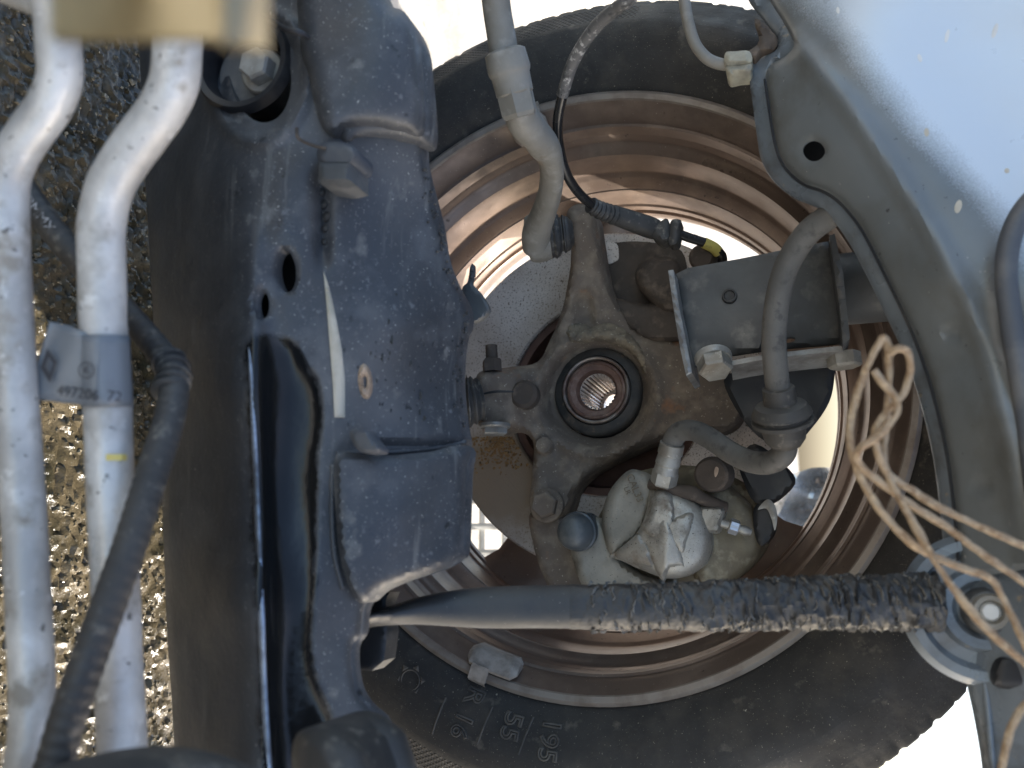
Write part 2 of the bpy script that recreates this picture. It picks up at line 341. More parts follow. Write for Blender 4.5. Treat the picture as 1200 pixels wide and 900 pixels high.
def beam_material():
    m = M['sub'].copy(); m.name = 'subframe_beam_paint'; M['beam'] = m
    N, L, b = nodes(m); tc = N.new('ShaderNodeTexCoord')
    n = N.new('ShaderNodeTexNoise'); n.inputs['Scale'].default_value = 90; n.inputs['Detail'].default_value = 7; n.inputs['Roughness'].default_value = .65; L.new(tc.outputs['Object'], n.inputs['Vector'])
    col = b.inputs['Base Color'].links[0].from_socket; rg = b.inputs['Roughness'].links[0].from_socket
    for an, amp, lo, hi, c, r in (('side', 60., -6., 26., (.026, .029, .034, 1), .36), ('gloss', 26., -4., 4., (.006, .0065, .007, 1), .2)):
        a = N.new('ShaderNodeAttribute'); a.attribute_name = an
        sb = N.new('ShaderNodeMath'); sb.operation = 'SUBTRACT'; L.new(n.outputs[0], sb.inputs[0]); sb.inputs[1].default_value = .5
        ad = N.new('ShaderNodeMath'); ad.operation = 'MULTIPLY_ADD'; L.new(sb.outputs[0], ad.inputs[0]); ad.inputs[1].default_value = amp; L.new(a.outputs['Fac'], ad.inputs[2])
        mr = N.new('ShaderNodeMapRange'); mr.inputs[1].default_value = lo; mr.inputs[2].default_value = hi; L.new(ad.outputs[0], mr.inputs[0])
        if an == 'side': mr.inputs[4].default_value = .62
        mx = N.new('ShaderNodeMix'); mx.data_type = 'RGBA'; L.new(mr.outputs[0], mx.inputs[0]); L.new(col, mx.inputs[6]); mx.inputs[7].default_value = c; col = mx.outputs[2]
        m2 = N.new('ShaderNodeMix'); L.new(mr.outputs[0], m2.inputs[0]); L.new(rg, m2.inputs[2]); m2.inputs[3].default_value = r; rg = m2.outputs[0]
    L.new(col, b.inputs['Base Color']); L.new(rg, b.inputs['Roughness'])
beam_material()
# inner wing: grey primer with silver-blue body paint blown over it; the fuzzy spray edge follows a line in the panel
M['wing'] = material('grey_primer_wing', (.130, .146, .153), .4, .1, [((.18, .195, .20), 8, .52, .15), ((.115, .118, .11), 25, .60, .12), ((.5, .48, .42), 260, .71, .012), ((.05, .05, .05), 200, .70, .015)], .06, 250)
M['wingflange'] = material('blue_grey_wing_flange', (.135, .165, .195), .34, .15, [((.18, .21, .24), 14, .5, .15), ((.095, .10, .105), 40, .60, .1), ((.3, .27, .22), 130, .69, .02)], .06, 250)
def wing_paint():
    N, L, b = nodes(M['wing'])
    a, c = at(958, -10, -.17), at(1195, 290, -.17)
    dv = c - a; nrm = np.array([dv[2], 0, -dv[0]]); nrm /= np.linalg.norm(nrm)
    if nrm @ (at(1150, 60, -.17) - a) < 0: nrm = -nrm
    tc = N.new('ShaderNodeTexCoord'); dt = N.new('ShaderNodeVectorMath'); dt.operation = 'DOT_PRODUCT'; dt.inputs[1].default_value = tuple(nrm)
    L.new(tc.outputs['Object'], dt.inputs[0])
    n1 = N.new('ShaderNodeTexNoise'); n1.inputs['Scale'].default_value = 1300; L.new(tc.outputs['Object'], n1.inputs['Vector'])
    n2 = N.new('ShaderNodeTexNoise'); n2.inputs['Scale'].default_value = 14; n2.inputs['Detail'].default_value = 4; L.new(tc.outputs['Object'], n2.inputs['Vector'])
    def ma(op, x, y):
        m = N.new('ShaderNodeMath'); m.operation = op
        for k, v in enumerate((x, y)):
            if isinstance(v, (int, float)): m.inputs[k].default_value = v
            else: L.new(v, m.inputs[k])
        return m.outputs[0]
    s = ma('ADD', ma('SUBTRACT', dt.outputs['Value'], float(nrm @ a)), ma('MULTIPLY', ma('SUBTRACT', n1.outputs[0], .5), .013))
    s = ma('ADD', s, ma('MULTIPLY', ma('SUBTRACT', n2.outputs[0], .5), .02))
    mr = N.new('ShaderNodeMapRange'); mr.inputs[1].default_value = -.006; mr.inputs[2].default_value = .010; L.new(s, mr.inputs[0])
    old = b.inputs['Base Color'].links[0].from_socket
    mx = N.new('ShaderNodeMix'); mx.data_type = 'RGBA'; L.new(mr.outputs[0], mx.inputs[0]); L.new(old, mx.inputs[6]); mx.inputs[7].default_value = (.58, .65, .72, 1)
    L.new(mx.outputs[2], b.inputs['Base Color'])
wing_paint()
def tyre_hatch():
    N, L, b = nodes(M['tyre'])
    tc = N.new('ShaderNodeTexCoord'); sp = N.new('ShaderNodeSeparateXYZ'); L.new(tc.outputs['Object'], sp.inputs[0])
    def ma(op, x, y=0.):
        m = N.new('ShaderNodeMath'); m.operation = op
        for k, v in enumerate((x, y)):
            if isinstance(v, (int, float)): m.inputs[k].default_value = v
            else: L.new(v, m.inputs[k])
        return m.outputs[0]
    z = ma('SUBTRACT', sp.outputs[2], WZ); x = sp.outputs[0]
    r = ma('SQRT', ma('ADD', ma('MULTIPLY', x, x), ma('MULTIPLY', z, z))); a = ma('ARCTAN2', x, z)
    h1 = ma('SINE', ma('ADD', ma('MULTIPLY', a, 420.), ma('MULTIPLY', r, 1500.)))
    h2 = ma('SINE', ma('SUBTRACT', ma('MULTIPLY', a, 420.), ma('MULTIPLY', r, 1500.)))
    band = ma('MULTIPLY', ma('GREATER_THAN', r, .2745), ma('LESS_THAN', r, .2905))
    sect = ma('GREATER_THAN', ma('SINE', ma('ADD', ma('MULTIPLY', a, 3.), 1.3)), -.25)
    h = ma('MULTIPLY', ma('MULTIPLY', ma('MAXIMUM', h1, h2), band), sect)
    ring = ma('MULTIPLY', ma('GREATER_THAN', ma('SINE', ma('MULTIPLY', r, 520.)), .985), 2.)
    bp = N.new('ShaderNodeBump'); bp.inputs['Distance'].default_value = .0006; bp.inputs['Strength'].default_value = .7
    L.new(ma('ADD', h, ring), bp.inputs['Height'])
    L.new(b.inputs['Normal'].links[0].from_socket, bp.inputs['Normal']); L.new(bp.outputs[0], b.inputs['Normal'])
tyre_hatch()
def disc_rust():                             # a rust stain of its own shape, and turned wear rings
    N, L, b = nodes(M['disc']); tc = N.new('ShaderNodeTexCoord')
    sb = N.new('ShaderNodeVectorMath'); sb.operation = 'DISTANCE'; L.new(tc.outputs['Object'], sb.inputs[0]); sb.inputs[1].default_value = tuple(at(592, 556, .066))
    n = N.new('ShaderNodeTexNoise'); n.inputs['Scale'].default_value = 60; n.inputs['Detail'].default_value = 6; L.new(tc.outputs['Object'], n.inputs['Vector'])
    ad = N.new('ShaderNodeMath'); ad.operation = 'MULTIPLY_ADD'; L.new(n.outputs[0], ad.inputs[0]); ad.inputs[1].default_value = .035; L.new(sb.outputs['Value'], ad.inputs[2])
    mr = N.new('ShaderNodeMapRange'); mr.inputs[1].default_value = .082; mr.inputs[2].default_value = .048; L.new(ad.outputs[0], mr.inputs[0])
    mx = N.new('ShaderNodeMix'); mx.data_type = 'RGBA'; L.new(mr.outputs[0], mx.inputs[0]); L.new(b.inputs['Base Color'].links[0].from_socket, mx.inputs[6]); mx.inputs[7].default_value = (.31, .225, .15, 1)
    L.new(mx.outputs[2], b.inputs['Base Color'])
    sp = N.new('ShaderNodeSeparateXYZ'); L.new(tc.outputs['Object'], sp.inputs[0]); cm = N.new('ShaderNodeCombineXYZ'); L.new(sp.outputs[0], cm.inputs[0])
    zz = N.new('ShaderNodeMath'); zz.operation = 'SUBTRACT'; L.new(sp.outputs[2], zz.inputs[0]); zz.inputs[1].default_value = WZ; L.new(zz.outputs[0], cm.inputs[1])
    ln = N.new('ShaderNodeVectorMath'); ln.operation = 'LENGTH'; L.new(cm.outputs[0], ln.inputs[0])
    n2 = N.new('ShaderNodeTexNoise'); n2.noise_dimensions = '1D'; n2.inputs['Scale'].default_value = 900; L.new(ln.outputs['Value'], n2.inputs['W'])
    bp = N.new('ShaderNodeBump'); bp.inputs['Distance'].default_value = .0004; bp.inputs['Strength'].default_value = .35; L.new(n2.outputs[0], bp.inputs['Height'])
    L.new(b.inputs['Normal'].links[0].from_socket, bp.inputs['Normal']); L.new(bp.outputs[0], b.inputs['Normal'])
disc_rust()

# ================================================================== setting
def ground():
    m = material('yard_surface', (.40, .37, .32), .75, 0, [((.50, .47, .42), 3, .52, .2), ((.25, .22, .18), 9, .6, .15), ((.12, .1, .08), 60, .68, .05)], 1., 520, .8, 170)
    N, L, b = nodes(m)           # a wet oily stain under the car
    tc = N.new('ShaderNodeTexCoord'); mp = N.new('ShaderNodeMapping'); L.new(tc.outputs['Object'], mp.inputs[0])
    mp.inputs['Location'].default_value = (0, .62, 0); mp.inputs['Scale'].default_value = (.55, 1.12, 1)
    ln = N.new('ShaderNodeVectorMath'); ln.operation = 'LENGTH'; L.new(mp.outputs[0], ln.inputs[0])
    n = N.new('ShaderNodeTexNoise'); n.inputs['Scale'].default_value = 5; n.inputs['Detail'].default_value = 6; L.new(tc.outputs['Object'], n.inputs['Vector'])
    ad = N.new('ShaderNodeMath'); ad.operation = 'MULTIPLY_ADD'; L.new(n.outputs[0], ad.inputs[0]); ad.inputs[1].default_value = .35; L.new(ln.outputs['Value'], ad.inputs[2])
    mr = N.new('ShaderNodeMapRange'); mr.inputs[1].default_value = 1.0; mr.inputs[2].default_value = .85; L.new(ad.outputs[0], mr.inputs[0])
    old = b.inputs['Base Color'].links[0].from_socket; oldr = b.inputs['Roughness'].links[0].from_socket
    n3 = N.new('ShaderNodeTexNoise'); n3.inputs['Scale'].default_value = 28; n3.inputs['Detail'].default_value = 8; L.new(tc.outputs['Object'], n3.inputs['Vector'])
    rp = N.new('ShaderNodeValToRGB'); L.new(n3.outputs[0], rp.inputs[0])
    rp.color_ramp.elements[0].position = .32; rp.color_ramp.elements[0].color = (.022, .021, .012, 1); rp.color_ramp.elements[1].position = .72; rp.color_ramp.elements[1].color = (.135, .108, .068, 1)
    e = rp.color_ramp.elements.new(.52); e.color = (.075, .060, .036, 1)
    mx = N.new('ShaderNodeMix'); mx.data_type = 'RGBA'; L.new(mr.outputs[0], mx.inputs[0]); L.new(old, mx.inputs[6]); L.new(rp.outputs[0], mx.inputs[7]); L.new(mx.outputs[2], b.inputs['Base Color'])
    m2 = N.new('ShaderNodeMix'); L.new(mr.outputs[0], m2.inputs[0]); L.new(oldr, m2.inputs[2]); m2.inputs[3].default_value = .17; L.new(m2.outputs[0], b.inputs['Roughness'])
    # one sheet, dense under the car, coarse out to the horizon
    def axis_pts(lo, hi, st):
        core = list(np.arange(lo, hi + st / 2, st)); out = []; k = st * 3; p = hi
        while p < 120: p += k; k *= 1.6; out.append(p)
        o2 = []; k = st * 3; p = lo
        while p > -120: p -= k; k *= 1.6; o2.append(p)
        return np.array(o2[::-1] + core + out)
    xs = axis_pts(-.42, .5, .0025); ys = axis_pts(-.42, .1, .0025)
    V = []; F = []
    for x in xs:
        for y in ys:
            z = 0.
            if -.5 < x < .6 and -.55 < y < .2:
                p = Vector((x, y, 0)); z = .0022 * noise.noise(p * 110) + .0030 * noise.noise(p * 240) + .002 * noise.noise(p * 18) - .005
            V.append((x, y, z))
    ny = len(ys)
    for i in range(len(xs) - 1):
        for j in range(ny - 1): F.append((i * ny + j, (i + 1) * ny + j, (i + 1) * ny + j + 1, i * ny + j + 1))
    o = mesh('ground', V, F, m); o['kind'] = 'structure'; o['label'] = 'wet brown yard surface under the car, pale and sunlit outside'
    # grit
    V = []; F = []
    for k in range(16000):
        x, y = random.uniform(-.4, .5), random.uniform(-.45, .1); s = random.choice((.0006, .0008, .001, .0012, .0016, .0022)) * random.uniform(.7, 1.3)
        b0 = len(V); a0 = random.random() * 6; p = Vector((x, y, 0)); zg = .0022 * noise.noise(p * 110) + .0030 * noise.noise(p * 240) + .002 * noise.noise(p * 18) - .005
        for q in range(5): V.append((x + s * random.uniform(.7, 1.2) * math.cos(a0 + q * 1.257), y + s * random.uniform(.7, 1.2) * math.sin(a0 + q * 1.257), zg - s * .3))
        for q in range(5): V.append((x + s * .7 * math.cos(a0 + q * 1.257), y + s * .7 * math.sin(a0 + q * 1.257), zg + s * random.uniform(.15, .7)))
        for q in range(5): F.append((b0 + q, b0 + (q + 1) % 5, b0 + 5 + (q + 1) % 5, b0 + 5 + q))
        F.append(tuple(b0 + 5 + q for q in range(5)))
    g = mesh('gravel', V, F, M['pebble'], smooth=False); solo(g, 'wet glistening grit scattered on the ground beside the pipes', 'gravel', kind='stuff')
ground()

# ================================================================== wheel
AX = np.array([0, 0, WZ])
def wheel():
    w = thing('car_wheel', 'dusty copper-brown road wheel with black tyre seen from its inner side', 'wheel', (0, .08, 0))
    prof = [(.206, .012), (.2125, .004), (.219, -.002), (.228, -.010), (.242, -.0165), (.256, -.0185), (.268, -.0165), (.2735, -.0135), (.2745, -.0125), (.2905, -.003), (.2915, -.0015),
            (.2975, .004), (.303, .010), (.3055, .018), (.3068, .03), (.307, .050), (.3035, .0505), (.3035, .058), (.307, .0585), (.3072, .105), (.3035, .1055), (.3035, .113), (.307, .1135), (.3068, .135), (.3055, .147), (.300, .160), (.29, .170), (.27, .181), (.25, .184), (.23, .178), (.2125, .163), (.206, .153)]
    def groove(a, j, r, h):
        if 11 <= j <= 15 or 22 <= j <= 25:
            t = (a * 72 / (2 * math.pi) + .25 * math.sin(a * 5)) % 1
            if t < .17: r -= .0013 * (1 if j > 11 else .5)
            elif .5 < t < .56: r -= .0008
        return r, h
    ty = lathe('tyre', prof, AX, M['tyre'], w, seg=864, closed=True, rmod=groove)
    rp = [(.2175, .0015), (.2195, -.0015), (.2195, -.0045), (.2170, -.0060), (.2140, -.0050), (.2110, .001), (.2065, .007), (.2042, .0135), (.2036, .0150), (.2018, .0158), (.2010, .030), (.2004, .0345), (.1976, .0375), (.1968, .0385), (.1932, .0412), (.1925, .0430), (.1918, .0435), (.1905, .050), (.1897, .068), (.1888, .0705), (.1866, .0725), (.1858, .074),
          (.1808, .0815), (.1800, .0835), (.1790, .084), (.1777, .092), (.1767, .108), (.1750, .1095), (.1745, .113), (.1745, .1155), (.1768, .1165), (.1768, .1225), (.1742, .1232), (.1735, .1262), (.1738, .1288), (.1765, .130), (.1765, .1355), (.1800, .150), (.2175, .172), (.219, .165), (.205, .158), (.204, .135), (.182, .12), (.181, .09), (.196, .075), (.2, .03), (.209, .012)]
    rm = lathe('rim', rp, AX, M['rim'], w, seg=192, closed=True)
    lathe('lip', [(.2197, -.0018), (.2201, -.0045), (.2172, -.0066), (.2136, -.0054), (.2128, -.0036), (.2165, -.0045)], AX, M['lip'], rm, seg=160, closed=True)
    lathe('wheel_centre', [(.031, .102), (.066, .102), (.078, .112), (.080, .135), (.031, .135)], AX, M['rim'], rm, seg=64, closed=True)
    for k in range(5):
        th = R(49 + 72 * k); V = []; F = []
        for r, hw, y0 in ((.070, .032, .108), (.10, .029, .114), (.135, .030, .122), (.160, .034, .124), (.1795, .044, .120)):
            for s, yy in ((-1, .006), (-.75, 0), (.75, 0), (1, .006), (1, .024), (-1, .024)):
                q = s * hw; rr = math.sqrt(max(r * r - q * q, 1e-6)) if r > .15 else r
                V.append((rr * math.sin(th) + q * math.cos(th), y0 + yy, WZ + rr * math.cos(th) - q * math.sin(th)))
        for i in range(4):
            for j in range(6): F.append((i * 6 + j, i * 6 + (j + 1) % 6, i * 6 + 6 + (j + 1) % 6, i * 6 + 6 + j))
        mesh('spoke', V, F, M['rim'], rm)
    # balance weights hooked on the flange
    def weight(th0, th1, nm='balance_weight'):
        V = []; F = []; n = 10; sec = [(.2125, -.0062), (.2105, -.0085), (.2035, -.0065), (.1985, .000), (.1985, .010), (.2045, .0085), (.2090, .0005)]
        for i in range(n + 1):
            t = i / n; a = R(th0 + (th1 - th0) * t); sc = .55 if i in (0, n) else 1
            for r, h in sec: r = .2055 + (r - .2055) * sc; V.append((r * math.sin(a), .001 + (h - .001) * sc, WZ + r * math.cos(a)))
        for i in range(n):
            for j in range(7): F.append((i * 7 + j, i * 7 + (j + 1) % 7, i * 7 + 7 + (j + 1) % 7, i * 7 + 7 + j))
        F.append(tuple(range(7))[::-1]); F.append(tuple(n * 7 + j for j in range(7)))
        o = mesh(nm, V, F, M['lead'], w)
        V = []; F = []; mid = (th0 + th1) / 2 + 1.6
        for i in range(2):
            a = R(mid + (-1.7 if i == 0 else 1.7))
            for r, h in ((.2205, .003), (.2235, -.004), (.2205, -.0088), (.2125, -.0105), (.2095, -.0098), (.2095, -.0086), (.2125, -.0078), (.2200, -.0072)):
                V.append((r * math.sin(a), h, WZ + r * math.cos(a)))
        for j in range(7): F.append((j, j + 1, 8 + j + 1, 8 + j))
        mesh('clip', V, F, M['lead'], o)
        return o
    weight(103.5, 114.0); weight(-97, -105)
    # raised size marking on the sidewall
    def mark(px, py, s, size, nm='size_lettering'):
        p = at(px, py, -.0172); rad = np.array([p[0], 0, p[2] - WZ]); r = np.linalg.norm(rad); rad /= r
        tang = np.cross(rad, (0, 1, 0)); 
        text(nm, s, size, p + np.array([0, -.0003, 0]), rad, tang if tang[2] > 0 else -tang, M['tread_letter'], ty, depth=.0007, outline=True)
        o = ty.children[-1]; pr = prof[1:13]
        for v in o.data.vertices:
            r_ = math.hypot(v.co.x, v.co.z - WZ); v.co.y = v.co.y - float(p[1]) + float(np.interp(r_, [q[0] for q in pr], [q[1] for q in pr]))
    mark(545, 836, 'R 16', .0175); mark(597, 852, '55', .0175); mark(642, 868, '195', .0175)
    for px, py in ((521, 838), (574, 850), (622, 862)):
        L_ = [at(px - 14 * u, py - 20 + 42 * u, -.017) for u in (0, .25, .5, .75, 1)]
        for q in L_: q[1] = float(np.interp(math.hypot(q[0], q[2] - WZ), [k[0] for k in prof[1:13]], [k[1] for k in prof[1:13]]))
        tube('divider_line', L_, .0007, M['tread_letter'], ty, seg=6, n=2)
    c = at(481, 797, -.0165)
    t = np.linspace(0, 2 * math.pi, 25)
    tube('emblem_ring', [c + .0068 * np.array([math.sin(a), 0, math.cos(a)]) for a in t], .0005, M['tread_letter'], ty, seg=6, n=1, spline=False)
    for k in range(6):
        a = k * math.pi / 3; d = np.array([math.sin(a), 0, math.cos(a)]); e = np.array([math.cos(a), 0, -math.sin(a)]); y = np.array([0, -.0008, 0])
        mesh('emblem_point', [c + d * .0078 + e * .0028, c + d * .0078 - e * .0028, c + d * .0115, c + d * .0088 + y], [(0, 1, 3), (1, 2, 3), (2, 0, 3), (0, 2, 1)], M['tread_letter'], ty, smooth=False)
wheel()

def disc():
    d = thing('brake_disc', 'pale pitted brake disc with rusty inner hat behind the knuckle', 'brake disc', (0, .08, WZ - .135))
    lathe('friction_ring', [(.0775, .0675), (.079, .066), (.1335, .066), (.135, .0675), (.135, .0735), (.132, .0740), (.132, .0800), (.135, .0805), (.135, .0865), (.0775, .0865)], AX, M['disc'], d, seg=160, closed=True)
    lathe('disc_hat', [(.0772, .0700), (.0765, .088), (.072, .100), (.036, .1012), (.034, .097), (.068, .095), (.071, .087), (.0715, .0705)], AX, M['hat'], d, seg=96, closed=True)
    # rust bloom flaking off the lower part of the ring
    V = []; F = []
    for q in range(420):
        px, py = random.gauss(588, 20), 512 + abs(random.gauss(0, 17))
        p = at(px, py, .0655)
        if not .080 < math.hypot(p[0], p[2] - WZ) < .133: continue
        r = random.uniform(.0004, .0013); b0 = len(V)
        for k in range(5): a = k * 1.257 + random.random() * .7; V.append(p + np.array([math.sin(a) * r, random.uniform(-.0002, .0006), math.cos(a) * r]))
        V.append(p + np.array([0, -random.uniform(.0002, .0007), 0]))
        for k in range(5): F.append((b0 + k, b0 + (k + 1) % 5, b0 + 5))
    o = mesh('rust_flakes', V, F, M['rustdisc'], d, smooth=False); o['kind'] = 'stuff'
disc()

# ================================================================== steering knuckle
def knuckle():
    k = thing('steering_knuckle', 'dirty cast-iron steering knuckle with splined hub bore in its middle', 'steering knuckle', at(703, 463, .05))
    out = [(664, 252), (672, 241), (686, 239), (696, 246), (701, 275), (708, 315), (718, 345), (732, 368), (748, 388), (775, 396), (800, 402), (826, 424), (860, 440), (872, 462), (868, 490), (848, 505), (812, 506), (782, 512),
           (748, 526), (716, 541), (690, 556), (674, 574), (666, 596), (655, 611), (638, 615), (624, 604), (621, 585), (624, 548), (624, 516), (600, 502), (578, 505), (562, 500), (557, 476), (557, 446), (566, 434), (600, 430), (630, 424), (645, 398), (656, 372), (664, 340), (669, 305), (668, 275)]
    base = rbf([(680, 245, -.010), (685, 300, .006), (690, 350, .024), (690, 390, .030), (640, 430, .026), (600, 465, .008), (565, 465, .000), (640, 500, .032), (640, 590, .030), (703, 520, .036), (770, 410, .040), (850, 470, .034), (800, 490, .038), (760, 463, .036), (703, 463, .034)])
    def yf(x, y):
        Y = base(x, y); d = np.hypot(x - 700, y - 463)
        Y = Y + .012 * sstep(64, 54, d) - .004 * np.exp(-((d - 71) / 6) ** 2)        # collar and pocket round the bearing
        a = np.clip((np.abs(x - (683 + (y - 330) * .03)) - (3 + (y - 330) * .11)) / 7, 0, 1)
        Y = Y + .006 * (1 - a) * sstep(338, 352, y) * sstep(392, 376, y)                # triangular recess in the arm
        d2 = np.hypot(x - 638, y - 522); Y = Y - .003 * sstep(12, 9, d2)
        Y = Y + .008 * np.exp(-(((x - 640) / 16) ** 2 + ((y - 475) / 22) ** 2))
        return Y
    cm = M['cast']
    holes = [ell(702, 463, 51, 51, 40)]
    relief('casting', out, yf, cm, k, holes=holes, step=4.5, er=.007, back=.026, wob=.0009, wf=130)
    # lobes of the casting behind, up to the strut
    relief('strut_lobe', [(716, 352), (735, 352), (760, 356), (785, 345), (800, 372), (802, 396), (772, 402), (745, 393), (724, 376)], .036, M['castdark'], k, step=5, er=.008, back=.02, wob=.001, wf=90)
    relief('strut_ear', [(748, 312), (766, 302), (792, 305), (800, 330), (798, 362), (778, 366), (757, 346), (745, 330)], .030, M['castdark'], k, step=5, er=.009, back=.03, wob=.001, wf=90)
    relief('shaded_disc_sheet', [(706, 288), (724, 284), (752, 283), (784, 288), (802, 300), (806, 350), (800, 392), (760, 396), (730, 376), (716, 348), (708, 318)], .058, M['castdark'], k, step=6, er=.002, back=.003, wob=.0008, wf=70)  # dark sheet standing in for the shaded, dirty part of the disc
    relief('bare_patch', [(706, 287), (722, 285), (725, 300), (722, 306), (711, 308)], .0568, M['disc'], k, step=4, er=.0004, back=.001)
    # dried mud clinging over the bore
    relief('mud', [(664, 386), (676, 378), (694, 382), (712, 378), (732, 386), (748, 402), (757, 424), (756, 446), (750, 430), (738, 413), (720, 404), (700, 400), (682, 402), (668, 400)], lambda x, y: yf(x, y) - .0022, M['mud'], k, step=3, er=.0022, back=.003, wob=.0018, wf=320)
    # rivet-like bosses
    for (x, y, r) in ((638, 522, 11),):
        lathe('boss', [(0, -.0035), (r * .8 * mpx(.03), -.003), (r * mpx(.03), -.001), (r * mpx(.03), .004)], at(x, y, .030), cm, k, seg=28)
    # ball joint clamp
    nut = at(577, 436, .006)
    hexbolt(k, nut, at(576, 412, .006) - nut, M['castdark'], r=.0075, h=.010, name='clamp_nut')
    lathe('clamp_stud', [(0, .012), (.0045, .012), (.0045, 0)], nut + (at(576, 410, .006) - at(577, 436, .006)) * .5, M['castdark'], k, axis=at(576, 400, .004) - at(577, 424, .004), seg=16)
    b2 = at(580, 500, .003); hexbolt(k, b2, at(580, 520, .003) - b2, M['zinc'], r=.0095, h=.006, washer=.0115, name='clamp_bolt')
    tube('clamp_slot', [at(560, 463, -.0015), at(580, 459, -.003), at(602, 459, .001)], [.0006, .001, .0006], M['darksteel'], k, seg=8)
    lathe('pinch_socket', [(0, -.003), (.008, -.003), (.0105, -.0005), (.0105, .008)], at(614, 462, .010), M['castdark'], k, seg=24)
    lb = at(641, 592, .028)
    lathe('bolt_flange', [(0, -.003), (.0105, -.003), (.0125, -.0015), (.0125, .004), (0, .004)], lb, M['cast'], k, seg=32)
    hexbolt(k, lb + np.array([0, -.003, 0]), (0, -1, 0), M['cast'], r=.0098, h=.0075, name='bolt', rot=.3)
    # ball joint and boot down to the arm
    tube('ball_joint_boot', [at(540, 470, -.012), at(548, 470, -.01), at(556, 469, -.008), at(562, 468, -.006)], [.015, .0185, .0165, .0150], M['rubber'], k, seg=28, mod=lambda L: 1 + .07 * np.sin(L * 1500))
knuckle()

def hub():
    h = thing('wheel_hub', 'round rusty wheel hub with bright toothed bore and black seal ring', 'wheel hub', (0, .05, WZ - .035))
    s = mpx(.045)
    lathe('bearing_seal', [(51.5 * s, .046), (50 * s, .0435), (47.5 * s, .0425), (44 * s, .0412), (40.5 * s, .0400), (39 * s, .043), (39 * s, .060), (51.5 * s, .060)], AX, M['seal'], h, seg=96, closed=True)
    lathe('bearing_ring', [(39 * s, .0425), (38.4 * s, .0372), (37 * s, .0365), (35.5 * s, .0372), (35 * s, .042), (35 * s, .06), (39 * s, .06)], AX, M['bearing'], h, seg=96, closed=True)
    lathe('hub_face', [(35.2 * s, .0425), (33.5 * s, .0395), (31 * s, .0385), (29.5 * s, .0400), (24 * s, .0412), (21.5 * s, .0450), (20.6 * s, .048), (20.6 * s, .112), (35 * s, .112)], AX, M['rustface'], h, seg=96, closed=True)
    # toothed bore, open to the light outside
    V = []; F = []; n = 27 * 4; ro, ri = 20.8 * s, 18.4 * s
    for j, y in enumerate((.0455, .048, .070, .098, .1105)):
        for i in range(n):
            a = 2 * math.pi * i / n; r = (ro, ro, ri, ri)[i % 4] if j else ro
            V.append((r * math.sin(a), y, WZ + r * math.cos(a)))
    for j in range(4):
        for i in range(n): F.append((j * n + i, j * n + (i + 1) % n, (j + 1) * n + (i + 1) % n, (j + 1) * n + i))
    mesh('spline_bore', V, F, M['spline'], h, smooth=False)
    lathe('outer_ring', [(ri * .99, .1105), (ri * .82, .1115), (ri * .82, .125), (30 * s, .125), (30 * s, .1125)], AX, M['spline'], h, seg=48)
hub()

